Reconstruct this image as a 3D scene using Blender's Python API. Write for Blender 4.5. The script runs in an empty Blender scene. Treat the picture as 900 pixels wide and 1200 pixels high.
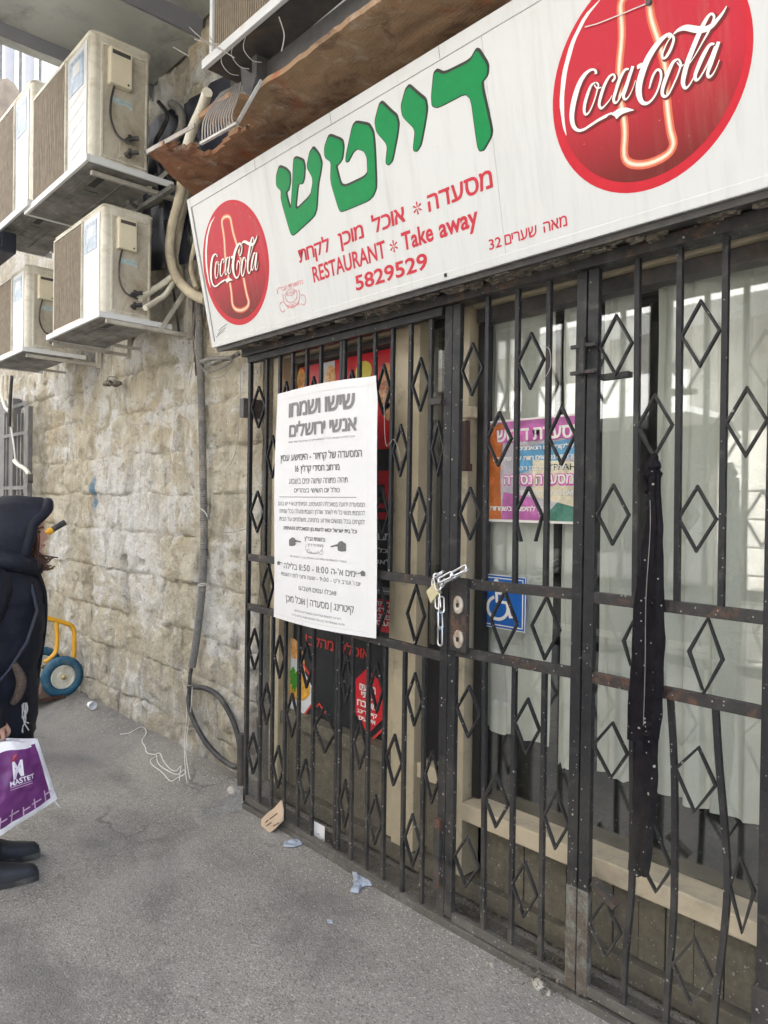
import bpy, bmesh, math, random
from mathutils import Vector, Matrix, noise
random.seed(7)
C = bpy.context.scene.collection
SC = bpy.context.scene
# ------------------------------------------------------------------ camera
F, YAW, PITCH, ROLL = 860.9, 0.82626, -0.010025, 0.014588      # focal length in px of a 900 px wide frame
CAM = Vector((0, -2.09, 1.60))
_f = Vector((-math.sin(YAW)*math.cos(PITCH), math.cos(YAW)*math.cos(PITCH), math.sin(PITCH)))
_r = Vector((math.cos(YAW), math.sin(YAW), 0)); _u = _r.cross(_f)
_c, _s = math.cos(ROLL), math.sin(ROLL)
RX, UX = _c*_r + _s*_u, -_s*_r + _c*_u
cd = bpy.data.cameras.new('camera'); cam = bpy.data.objects.new('camera', cd); C.objects.link(cam)
cd.sensor_fit = 'HORIZONTAL'; cd.sensor_width = 36; cd.lens = F/900*36; cd.clip_start = .02; cd.clip_end = 500
cam.matrix_world = Matrix(((RX.x, UX.x, -_f.x, CAM.x), (RX.y, UX.y, -_f.y, CAM.y), (RX.z, UX.z, -_f.z, CAM.z), (0, 0, 0, 1)))
SC.camera = cam
# ------------------------------------------------------------------ sky, sun, exposure
SUN_EL, SUN_AZ = math.radians(50), math.radians(28)            # azimuth from +y towards +x
sdir = Vector((math.sin(SUN_AZ)*math.cos(SUN_EL), math.cos(SUN_AZ)*math.cos(SUN_EL), math.sin(SUN_EL)))
w = bpy.data.worlds.new('World'); SC.world = w; w.use_nodes = True
wn = w.node_tree; bg = wn.nodes['Background']
sky = wn.nodes.new('ShaderNodeTexSky'); sky.sky_type = 'NISHITA'; sky.sun_disc = False
sky.sun_elevation = SUN_EL; sky.sun_rotation = SUN_AZ; sky.dust_density = 3.0; sky.air_density = 1.0
wn.links.new(sky.outputs[0], bg.inputs[0]); bg.inputs[1].default_value = .15
sl = bpy.data.lights.new('sun', 'SUN'); sl.energy = 4.5; sl.angle = math.radians(.5); sl.color = (1, .97, .92)
so = bpy.data.objects.new('sun', sl); C.objects.link(so); so.rotation_euler = (-sdir).to_track_quat('-Z', 'Y').to_euler()
SC.view_settings.view_transform = 'Standard'; SC.view_settings.look = 'None'
SC.view_settings.exposure = 2.22; SC.view_settings.gamma = 1
# ------------------------------------------------------------------ measuring helpers (photo pixel -> point on a real plane)
def ray(px, py): return ((px-450)/F)*RX - ((py-600)/F)*UX + _f
def at(px, py, ax='y', val=0.):
    d = ray(px, py); i = 'xyz'.index(ax)
    return CAM + d*((val-CAM[i])/d[i])
class Plane:
    def __init__(s, o, u, v):
        s.o = Vector(o); s.u = Vector(u).normalized(); s.v = Vector(v).normalized(); s.n = s.u.cross(s.v)
    def pt(s, a, b, off=0.): return s.o + s.u*a + s.v*b + s.n*off
    def inv(s, px, py):
        d = ray(px, py); k = ((s.o-CAM).dot(s.n))/d.dot(s.n); q = CAM + d*k - s.o
        return q.dot(s.u), q.dot(s.v)
def zoomer(plane, x0, y0, sc): return lambda x, y: plane.inv(x0+x/sc, y0+y/sc)
# ------------------------------------------------------------------ materials
MATS = {}
def srgb(h):
    h = h.lstrip('#'); o = []
    for i in (0, 2, 4):
        c = int(h[i:i+2], 16)/255; o.append(c/12.92 if c < .04045 else ((c+.055)/1.055)**2.4)
    return tuple(o)
class G:
    """small node graph writer"""
    def __init__(s, name):
        s.m = bpy.data.materials.new(name); s.m.use_nodes = True; s.t = s.m.node_tree
        s.b = s.t.nodes['Principled BSDF']; s.out = s.t.nodes['Material Output']
        s.pos = s.t.nodes.new('ShaderNodeNewGeometry').outputs['Position']
        s.obj = s.t.nodes.new('ShaderNodeTexCoord').outputs['Object']
    def n(s, typ, ins=None, **kw):
        nd = s.t.nodes.new('ShaderNode'+typ)
        for k, v in kw.items(): setattr(nd, k, v)
        for k, v in (ins or {}).items():
            if isinstance(v, bpy.types.NodeSocket): s.t.links.new(v, nd.inputs[k])
            else: nd.inputs[k].default_value = v
        return nd
    def noise(s, scale, detail=4, rough=.55, co=None, dist=0.):
        return s.n('TexNoise', {'Vector': co or s.pos, 'Scale': scale, 'Detail': detail, 'Roughness': rough, 'Distortion': dist}).outputs['Fac']
    def vor(s, scale, co=None, feature='F1', out='Distance'):
        return s.n('TexVoronoi', {'Vector': co or s.pos, 'Scale': scale}, feature=feature).outputs[out]
    def scl(s, v, co=None): return s.n('Mapping', {'Vector': co or s.pos, 'Scale': v}).outputs[0]
    def rng(s, x, a, b, c=0., d=1.): return s.n('MapRange', {'Value': x, 'From Min': a, 'From Max': b, 'To Min': c, 'To Max': d}).outputs[0]
    def mix(s, f, a, b, mode='MIX'):
        nd = s.t.nodes.new('ShaderNodeMix'); nd.data_type = 'RGBA'; nd.blend_type = mode
        for k, v in ((0, f), (6, a), (7, b)):
            if isinstance(v, bpy.types.NodeSocket): s.t.links.new(v, nd.inputs[k])
            else: nd.inputs[k].default_value = (v if k == 0 else (*v[:3], 1))
        return nd.outputs[2]
    def mth(s, op, a, b=0.):
        nd = s.t.nodes.new('ShaderNodeMath'); nd.operation = op
        for k, v in ((0, a), (1, b)):
            if isinstance(v, bpy.types.NodeSocket): s.t.links.new(v, nd.inputs[k])
            else: nd.inputs[k].default_value = v
        return nd.outputs[0]
    def xyz(s, co=None): return s.n('SeparateXYZ', {0: co or s.pos}).outputs
    def bump(s, h, strength, dist=.01):
        nd = s.n('Bump', {'Height': h, 'Strength': strength, 'Distance': dist}); s.t.links.new(nd.outputs[0], s.b.inputs['Normal']); return nd
    def col(s, v):
        if isinstance(v, bpy.types.NodeSocket): s.t.links.new(v, s.b.inputs['Base Color'])
        else: s.b.inputs['Base Color'].default_value = (*v, 1)
    def set(s, **k):
        for a, v in k.items():
            i = s.b.inputs[a.replace('_', ' ')]
            if isinstance(v, bpy.types.NodeSocket): s.t.links.new(v, i)
            else: i.default_value = v
def simple(name, c, rough=.6, var=.18, scale=14, bump=.15, bscale=90, metal=0., dirt=None, dirt_amt=.5, dscale=6, spec=.5, local=False):
    if isinstance(c, str): c = srgb(c)
    g = G(name); co = g.obj if local else g.pos
    n1 = g.noise(scale, 5, .6, co)
    k = g.rng(n1, .3, .7, 1-var, 1+var)
    cc = g.mix(1., c, g.n('CombineColor', {0: k, 1: k, 2: k}).outputs[0], 'MULTIPLY')
    if dirt:
        d = g.noise(dscale, 8, .7, co, .6)
        cc = g.mix(g.rng(d, .62-dirt_amt*.25, .78-dirt_amt*.1), cc, dirt)
    g.col(cc); g.set(Roughness=rough, Metallic=metal, Specular_IOR_Level=spec)
    if bump: g.bump(g.noise(bscale, 4, .6, co), bump, .004)
    MATS[name] = g.m; return g.m
def flat(name, c, rough=.55):
    if isinstance(c, str): c = srgb(c)
    g = G(name); n1 = g.noise(40, 3); k = g.rng(n1, .3, .7, .94, 1.06)
    g.col(g.mix(1., c, g.n('CombineColor', {0: k, 1: k, 2: k}).outputs[0], 'MULTIPLY')); g.set(Roughness=rough, Specular_IOR_Level=.18)
    MATS[name] = g.m; return g.m

# stone, asphalt, gate paint: the three that carry the picture
def make_stone(name, core=False):
    g = G(name); p = g.pos
    big = g.noise(1.1, 6, .62, None, .5); mid = g.noise(5.5, 8, .68, None, .4); fin = g.noise(38, 8, .7)
    c = g.mix(g.rng(mid, .36, .64), (.53, .47, .35), (.78, .73, .60))
    c = g.mix(g.rng(big, .5, .68, 0., .75), c, (.64, .53, .35))
    c = g.mix(g.mth('MULTIPLY', g.rng(g.noise(2.3, 9, .75, None, .6), .50, .57), .9), c, (.84, .83, .79))      # limewash remains
    wx, wy, wz = g.xyz()
    wd_ = g.mth('ADD', g.mth('POWER', g.mth('MULTIPLY', g.mth('ADD', wx, 5.0), 1.1), 2.), g.mth('POWER', g.mth('MULTIPLY', g.mth('SUBTRACT', wz, 1.45), 1.2), 2.))
    c = g.mix(g.mth('MULTIPLY', g.rng(g.mth('ADD', wd_, g.mth('MULTIPLY', g.noise(5, 9, .75, None, .7), 2.2)), 1.75, 1.25), .8), c, (.86, .85, .82))
    streak = g.noise(1., 7, .68, g.scl((9, 9, 1.3)), .3)
    c = g.mix(g.mth('MULTIPLY', g.rng(streak, .50, .72), .75), c, (.30, .27, .23))
    x, y, z = g.xyz()
    x0, y0, z0 = (x, y, z)
    # grime near the ground
    low = g.mth('MULTIPLY', g.rng(z, .75, .05), g.rng(g.noise(3.5, 6, .7), .35, .65))
    c = g.mix(g.mth('MULTIPLY', low, .7), c, (.25, .235, .21))
    # blue sprayed mark
    bx = at(110, 577, 'y', .09)
    dx = g.mth('MULTIPLY', g.mth('SUBTRACT', x, bx.x), 6.5); dz = g.mth('MULTIPLY', g.mth('SUBTRACT', z, bx.z), 2.6)
    rr = g.mth('SQRT', g.mth('ADD', g.mth('MULTIPLY', dx, dx), g.mth('MULTIPLY', dz, dz)))
    bl = g.rng(g.mth('ADD', rr, g.mth('MULTIPLY', g.noise(14, 5, .7), 1.1)), 1.0, .72)
    c = g.mix(g.mth('MULTIPLY', bl, .85), c, (.10, .25, .42))
    pits = g.vor(26, g.n('VectorMath', {0: p, 1: (0, 0, 0)}, operation='ADD').outputs[0])
    c = g.mix(g.rng(fin, .66, .56, .55, 0.), c, (.22, .18, .12)) if core else c
    c = g.mix(g.mth('MULTIPLY', g.rng(fin, .44, .30), .85), c, (.20, .16, .11))
    c = g.mix(g.rng(g.noise(9, 9, .75, None, .8), .62, .70, 0., .7), c, (.27, .235, .18))
    if core: c = g.mix(.35, c, (.40, .36, .29))
    g.col(c); g.set(Roughness=.92, Specular_IOR_Level=.2)
    h = g.mth('ADD', g.mth('ADD', g.mth('MULTIPLY', g.noise(95, 6, .75), .30), g.noise(22, 9, .72)), g.mth('MULTIPLY', g.noise(1., 6, .7, g.scl((70, 70, 16))), .5))
    g.bump(h, 1.0, .04)
    MATS[name] = g.m; return g.m
make_stone('stone'); make_stone('mortar', True)
def make_asphalt():
    g = G('asphalt'); x, y, z = g.xyz()
    c = g.mix(g.rng(g.noise(2.2, 7, .6), .3, .7), (.225, .211, .186), (.345, .321, .282))
    agg = g.vor(150, None, 'F1', 'Color'); a1 = g.n('SeparateColor', {0: agg}).outputs[0]
    c = g.mix(g.rng(a1, .80, .97, 0., .55), c, (.50, .48, .44))
    c = g.mix(g.rng(a1, .22, .05, 0., .5), c, (.08, .08, .08))
    st = g.noise(1.05, 6, .65, g.scl((1, 1.6, 1)), .5)
    c = g.mix(g.rng(st, .50, .66, 0., .65), c, (.115, .112, .108))
    c = g.mix(g.rng(g.noise(.8, 5, .6, g.scl((1, 1, 1))), .52, .62, 0., .35), c, (.42, .40, .36))
    far = g.rng(x, -4.1, -4.6); c = g.mix(g.mth('MULTIPLY', far, .55), c, (.115, .117, .122))                                # ground turns darker towards the far left
    dust = g.mth('MULTIPLY', g.rng(y, -.55, .02), g.rng(g.noise(9, 7, .7), .35, .7))
    c = g.mix(g.mth('MULTIPLY', dust, .5), c, (.32, .29, .25))
    crk = g.vor(1.35, g.n('VectorMath', {0: g.pos, 1: g.n('VectorMath', {0: g.n('TexNoise', {'Vector': g.pos, 'Scale': 5., 'Detail': 5.}).outputs['Color'], 1: (.35, .35, 0)}, operation='MULTIPLY').outputs[0]}, operation='ADD').outputs[0], 'DISTANCE_TO_EDGE')
    ck = g.mth('MULTIPLY', g.rng(crk, .012, .004), g.rng(g.noise(1.3, 2), .50, .58))
    ck = g.mth('MULTIPLY', ck, g.rng(x, -2.6, -4.0, .25, 1.))
    c = g.mix(g.mth('MULTIPLY', ck, .6), c, (.06, .06, .06))
    sp = g.vor(9.); s2 = g.n('SeparateColor', {0: g.vor(9., None, 'F1', 'Color')}).outputs[1]
    spot = g.mth('MULTIPLY', g.rng(sp, .10, .07), g.rng(s2, .72, .74))
    c = g.mix(g.mth('MULTIPLY', spot, .35), c, (.09, .09, .09))
    g.col(c); g.set(Roughness=.9, Specular_IOR_Level=.3)
    g.bump(g.mth('ADD', g.mth('MULTIPLY', g.vor(130), 1.), g.mth('MULTIPLY', g.noise(14, 8, .7), 2.)), .5, .005)
    MATS['asphalt'] = g.m
make_asphalt()
def make_gate(name, base=(.0125, .013, .015), rust=.25, specks=1., spec=.35):
    g = G(name); x, y, z = g.xyz()
    c = g.mix(g.rng(g.noise(30, 6, .7), .3, .7), base, tuple(b*2.2 for b in base))
    if spec > .2: c = g.mix(g.rng(g.noise(14, 8, .75, None, .5), .56, .66, 0., .55), c, (.085, .078, .068))
    c = g.mix(g.mth('MULTIPLY', g.rng(z, .9, .05), g.rng(g.noise(6, 6, .7), .3, .7)), c, (.10, .092, .08))
    rz = g.noise(9, 8, .75, None, .4)
    c = g.mix(g.rng(rz, .53, .62, 0., .9), c, (.11, .058, .038)) if rust > .4 else g.mix(g.rng(rz, .66, .72, 0., .8), c, (.13, .06, .035))
    v = g.vor(58.); vc = g.n('SeparateColor', {0: g.vor(58., None, 'F1', 'Color')}).outputs[0]; v = g.mth('ADD', v, g.mth('MULTIPLY', g.noise(90, 3), .16)); clus = g.rng(g.noise(4.5, 4), .45, .62, .10, -.03)
    lowz = g.rng(z, 1.6, .3, .55, .0)
    sp = g.mth('MULTIPLY', g.rng(v, .36, .26), g.mth('GREATER_THAN', vc, g.mth('ADD', g.rng(z, .2, 1.9, .80, .95), clus)))
    c = g.mix(g.mth('MULTIPLY', sp, .62*specks), c, (.42, .42, .39))
    v2 = g.vor(95.); vc2 = g.n('SeparateColor', {0: g.vor(95., None, 'F1', 'Color')}).outputs[0]
    sp2 = g.mth('MULTIPLY', g.rng(v2, .25, .18), g.mth('GREATER_THAN', vc2, g.rng(z, .2, 1.9, .86, .97)))
    c = g.mix(g.mth('MULTIPLY', sp2, .65*specks), c, (.45, .44, .41))
    g.col(c); g.set(Roughness=g.rng(g.noise(25, 4), .3, .7, .38, .62), Specular_IOR_Level=spec)
    g.bump(g.mth('ADD', g.noise(110, 5, .7), g.mth('MULTIPLY', g.noise(26, 6, .7), 2.)), .45, .003); MATS[name] = g.m
make_gate('gate_paint', (.0085, .009, .0105)); make_gate('gate_paint_worn', (.018, .0175, .0175), .6, 1.1); make_gate('tan_panel', (.10, .09, .066), .1, .9); make_gate('strap_fabric', (.0055, .005, .0065), .0, 1.15, .08); make_gate('dusty_rail', (.085, .08, .072), .3, .8)
def make_worn_foot():
    g = G('stripped_paint'); n = g.noise(28, 6, .7)
    c = g.mix(g.rng(g.noise(20, 9, .8), .36, .52), (.19, .20, .175), (.10, .08, .062)); c = g.mix(g.rng(g.noise(60, 5, .7), .58, .66), c, (.03, .03, .032))
    g.col(c); g.set(Roughness=.75); g.bump(n, .6, .004); MATS['stripped_paint'] = g.m
make_worn_foot()
def make_sign_white():
    g = G('sign_white'); x, y, z = g.xyz()
    st = g.noise(1., 6, .7, g.scl((22, 6, 1.2)))
    c = g.mix(g.rng(st, .50, .85), (.555, .57, .57), (.44, .445, .43))
    c = g.mix(g.mth('MULTIPLY', g.rng(g.noise(60, 5, .7), .68, .76), .5), c, (.35, .33, .28))
    c = g.mix(g.mth('MULTIPLY', g.rng(g.noise(3, 7, .7), .55, .75), .3), c, (.55, .54, .48))
    g.col(c); g.set(Roughness=.32, Specular_IOR_Level=.5); MATS['sign_white'] = g.m
make_sign_white()
def make_rust():
    g = G('rusty_render'); x, y, z = g.xyz()
    a = g.noise(3.2, 8, .62, None, 1.2); b = g.noise(9, 8, .7, None, .5)
    c = g.mix(g.rng(a, .32, .60), (.16, .065, .035), (.33, .16, .08))
    c = g.mix(g.rng(g.mth('ADD', x, g.mth('MULTIPLY', g.noise(4, 4), .8)), -2.7, -2.1, 0., .75), c, (.30, .205, .12))
    c = g.mix(g.rng(b, .54, .68, 0., .75), c, (.44, .36, .28)); c = g.mix(g.rng(g.noise(5, 8, .75, None, .8), .52, .66, 0., .85), c, (.09, .045, .028))
    c = g.mix(g.rng(g.noise(2.2, 6, .7, None, 1.), .56, .66, 0., .8), c, (.30, .085, .03))
    g.col(c); g.set(Roughness=.85); g.bump(g.mth('ADD', g.mth('MULTIPLY', g.noise(45, 8, .7), .5), b), .8, .010); MATS['rusty_render'] = g.m
make_rust()
def make_glass():
    g = G('window_glass'); t = g.t
    for nd in (g.b,): t.nodes.remove(nd)
    gn = g.t.nodes.new('ShaderNodeNewGeometry')
    dt = g.mth('ABSOLUTE', g.n('VectorMath', {0: gn.outputs['Normal'], 1: gn.outputs['Incoming']}, operation='DOT_PRODUCT').outputs['Value'])
    fre = g.mth('ADD', .13, g.mth('MULTIPLY', .9, g.mth('POWER', g.mth('SUBTRACT', 1., dt), 4.))); tr = g.n('BsdfTransparent', {'Color': (.94, .96, .95, 1)})
    gl = g.n('BsdfGlossy', {'Color': (1, 1, 1, 1), 'Roughness': .012})
    df = g.n('BsdfDiffuse', {'Color': (.55, .55, .5, 1)})
    m1 = g.n('MixShader', {0: fre, 1: tr.outputs[0], 2: gl.outputs[0]})
    dust = g.mth('ADD', .008, g.rng(g.noise(1., 7, .7, g.scl((5, 5, 1.4))), .45, .8, 0., .06))
    sp = g.mth('MULTIPLY', g.rng(g.vor(60), .12, .08), g.mth('GREATER_THAN', g.n('SeparateColor', {0: g.vor(60, None, 'F1', 'Color')}).outputs[0], g.rng(g.xyz()[2], .2, 1.3, .86, 1.0)))
    m2 = g.n('MixShader', {0: g.mth('MAXIMUM', dust, g.mth('MULTIPLY', sp, .7)), 1: m1.outputs[0], 2: df.outputs[0]})
    t.links.new(m2.outputs[0], g.out.inputs[0]); MATS['window_glass'] = g.m
make_glass()
simple('tan_metal', (.46, .40, .285), .45, .12, 9, .05, 60, dirt=(.20, .18, .14), dirt_amt=.35)
simple('sill_metal', (.52, .45, .33), .5, .12, 8, .1, 60, dirt=(.28, .25, .2), dirt_amt=.4)
simple('ac_cream', (.66, .63, .54), .5, .14, 5, .08, 50, dirt=(.36, .31, .22), dirt_amt=.6, local=True)
simple('ac_white', (.64, .65, .65), .4, .06, 6, .03, 50, dirt=(.55, .52, .45), dirt_amt=.15, local=True)
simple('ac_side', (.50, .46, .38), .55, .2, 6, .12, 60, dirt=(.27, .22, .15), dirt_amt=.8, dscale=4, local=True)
simple('cover_cream', (.68, .62, .47), .45, .06, 10, .04, 60, local=True)
simple('ac_under', (.30, .29, .27), .6, .35, 7, .2, 50, metal=.3, dirt=(.08, .075, .07), dirt_amt=.9, dscale=5, local=True)
simple('ac_coil', (.13, .095, .065), .7, .45, 18, .4, 120, dirt=(.30, .25, .18), dirt_amt=.6, dscale=9, local=True)
simple('coil_wire', (.27, .22, .16), .6, .2, 30, .1, 90, local=True)
simple('galv', (.50, .50, .48), .5, .15, 14, .1, 80, metal=.35, dirt=(.25, .22, .18), dirt_amt=.5)
simple('grey_bracket', (.44, .42, .36), .55, .15, 14, .1, 80, dirt=(.25, .22, .18), dirt_amt=.5)
simple('dark_metal', (.06, .058, .058), .5, .3, 20, .2, 90, dirt=(.14, .10, .07), dirt_amt=.4)
simple('wire_grey', (.34, .31, .28), .5, .2, 20, .1, 90, metal=.3)
simple('pipe_wrap', (.56, .49, .36), .7, .2, 12, .5, 60, dirt=(.30, .25, .18), dirt_amt=.6)
simple('pipe_white', (.72, .69, .58), .5, .1, 12, .1, 60, dirt=(.4, .35, .26), dirt_amt=.3)
simple('hose_grey', (.16, .155, .145), .6, .2, 20, .1, 60, dirt=(.32, .29, .24), dirt_amt=.4)
simple('rubber', (.03, .03, .032), .6, .3, 20, .2, 90, dirt=(.16, .15, .13), dirt_amt=.5)
simple('black', (.012, .012, .013), .6, .2, 20, .1, 90)
simple('white_cord', (.72, .70, .64), .7, .1, 20, .1, 90)
simple('slab_green', (.46, .47, .43), .85, .12, 2.5, .3, 30, dirt=(.22, .22, .2), dirt_amt=.4, dscale=2)
simple('slab_shade', (.20, .205, .225), .8, .12, 3, .2, 30)  # dark tone for step and beam faces: their shade put into colour
simple('tarp', (.010, .012, .024), .5, .3, 8, .5, 12)
simple('banner', (.68, .69, .71), .6, .03, 6, .12, 30)
simple('print_grey', (.13, .13, .135), .7, .1, 60, 0)
simple('print_mid', (.20, .198, .205), .7, .1, 60, 0)
simple('seam_thread', (.55, .53, .5), .7, .1, 60, 0)
flat('green', (.0, .215, .058), .4); flat('letter_black', (.03, .035, .03), .4); flat('red_print', (.50, .035, .055), .45)
flat('red_light', (.66, .20, .22), .5)
flat('white_print', (.80, .79, .75), .4); flat('rim_red', (.50, .02, .035), .4); flat('glow_a', (.62, .14, .08), .5); flat('glow_b', (.68, .40, .26), .5); flat('glow_c', (.74, .66, .54), .5)
flat('logo_shadow', (.16, .03, .03), .5)
def make_disc():
    g = G('disc_red'); co = g.obj; x, y, z = g.xyz(co)
    c = g.mix(g.rng(z, -.02, -.24), (.46, .022, .04), (.15, .018, .016))                     # the printed design runs to maroon at its foot
    st = g.noise(1., 6, .7, g.scl((26, 6, 1.6)))
    c = g.mix(g.mth('MULTIPLY', g.rng(st, .5, .8), g.rng(x, -.05, .25, .10, .45)), c, (.34, .17, .13))
    c = g.mix(g.mth('MULTIPLY', g.rng(g.noise(70, 4, .6), .70, .74), .5), c, (.75, .6, .55))
    g.col(c); g.set(Roughness=.4, Specular_IOR_Level=.2); MATS['disc_red'] = g.m
make_disc()
def make_curtain():
    g = G('curtain'); x, y, z = g.xyz()
    c = g.mix(g.rng(g.noise(2, 5, .6), .3, .7), (.70, .69, .64), (.84, .83, .78)); g.col(c); g.set(Roughness=.85)
    g.bump(g.mth('ADD', g.noise(120, 3), g.mth('MULTIPLY', g.noise(7, 4, .6, None, 1.), 6.)), .5, .004); MATS['curtain'] = g.m
make_curtain()
simple('coat_navy', (.007, .009, .017), .7, .35, 10, .9, 26, local=True, spec=.35)
simple('coat_black', (.006, .007, .010), .75, .25, 12, .8, 45, local=True, spec=.3)
simple('coat_strap', (.006, .009, .024), .6, .2, 10, .3, 60, local=True)
simple('fleece', (.085, .062, .048), .95, .5, 120, 1., 160, local=True)
simple('skin', (.52, .30, .22), .5, .08, 12, .1, 90, local=True); simple('hair_brown', (.075, .03, .018), .5, .4, 60, .3, 90, local=True)
simple('lips', (.42, .16, .13), .45, .05, 12, 0, local=True); simple('eye_dark', (.03, .02, .02), .2, .05, 12, 0, local=True)
simple('shoe_black', (.016, .018, .024), .55, .25, 20, .3, 70, local=True); simple('trouser_black', (.010, .010, .013), .8, .2, 20, .4, 60, local=True)
simple('bag_white', (.78, .77, .79), .4, .06, 7, .25, 14); simple('bag_purple', (.14, .03, .15), .38, .25, 6, .25, 14); simple('bag_text', (.74, .70, .76), .45, .05, 20, 0)
simple('bag_pink', (.60, .42, .58), .45, .05, 20, 0); simple('bag_red', (.32, .03, .07), .45, .05, 20, 0)
simple('yellow_paint', (.72, .37, .02), .4, .1, 12, .1, 80, dirt=(.3, .18, .06), dirt_amt=.25); simple('blue_tyre', (.012, .085, .15), .6, .2, 20, .3, 60, dirt=(.14, .16, .17), dirt_amt=.4)
simple('rim_cream', (.60, .58, .50), .45, .1, 20, .05, 60, dirt=(.25, .2, .15), dirt_amt=.4); simple('brass', (.55, .42, .18), .35, .15, 30, .1, 90, metal=.8)
simple('steel', (.62, .63, .65), .28, .1, 30, .05, 90, metal=.9); simple('padlock_brass', (.72, .66, .42), .4, .1, 30, .1, 90, metal=.5)
simple('lock_face', (.46, .43, .37), .5, .3, 40, .4, 60, metal=.4, dirt=(.22, .11, .06), dirt_amt=.7, dscale=30)
simple('cardboard', (.50, .38, .27), .85, .1, 14, .2, 60, dirt=(.3, .22, .15), dirt_amt=.2); simple('paper', (.80, .80, .82), .7, .04, 14, .2, 40)
simple('tissue', (.36, .40, .46), .6, .1, 14, .5, 30); simple('pebble', (.45, .42, .36), .9, .2, 30, .6, 60); simple('litter', (.10, .085, .065), .95, .7, 60, .6, 60, dirt=(.4, .36, .3), dirt_amt=.5, dscale=50)
simple('sign_blue', (.01, .11, .42), .4, .08, 20, 0); simple('handle_brown', (.05, .022, .014), .4, .2, 20, .1, 60)
simple('room_dark', (.05, .048, .045), .9, .2, 4, .1, 20); simple('interior_shade', (.010, .010, .012), .8, .3, 6, .3, 30)  # the second one is a near-black standing in for shade behind the glass
simple('poster_black', (.016, .020, .022), .35, .1, 20, 0); simple('poster_red', (.58, .018, .03), .35, .08, 20, 0); simple('poster_script', (.60, .05, .04), .35, .05, 20, 0)
simple('bowl_white', (.66, .70, .74), .4, .04, 20, 0); simple('soup', (.70, .38, .05), .4, .35, 30, 0); simple('leaf', (.06, .30, .03), .5, .3, 60, 0); simple('roast', (.42, .13, .05), .4, .9, 34, 0, dirt=(.75, .48, .22), dirt_amt=.9, dscale=22)
simple('orange_food', (.72, .30, .06), .4, .6, 40, 0, dirt=(.8, .6, .35), dirt_amt=.8, dscale=30); simple('poster_yellow', (.66, .58, .08), .5, .1, 20, 0)
simple('dark_stone', (.10, .085, .07), .9, .4, 5, .6, 30)
simple('concrete', (.36, .34, .30), .9, .2, 3, .3, 30, dirt=(.2, .19, .17), dirt_amt=.5, dscale=2)
simple('opp_stone', (.58, .565, .53), .9, .25, 5, .5, 30, dirt=(.34, .29, .22), dirt_amt=.4, dscale=2); simple('white_wall', (.36, .365, .38), .8, .06, 3, .1, 20)
simple('opp_dark', (.10, .10, .10), .7, .2, 4, .1, 20); simple('opp_white', (.75, .76, .76), .5, .05, 4, .05, 20)
simple('door_grey', (.15, .15, .15), .6, .2, 6, .1, 40, dirt=(.25, .22, .18), dirt_amt=.4)
simple('blue_smear', (.40, .50, .50), .6, .2, 40, 0, local=True); simple('sticker_blue', (.36, .44, .54), .4, .4, 30, 0, local=True); simple('sticker_grey', (.42, .44, .50), .4, .5, 40, 0, local=True)
simple('sticker_line', (.50, .53, .58), .5, .1, 30, 0, local=True)

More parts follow.
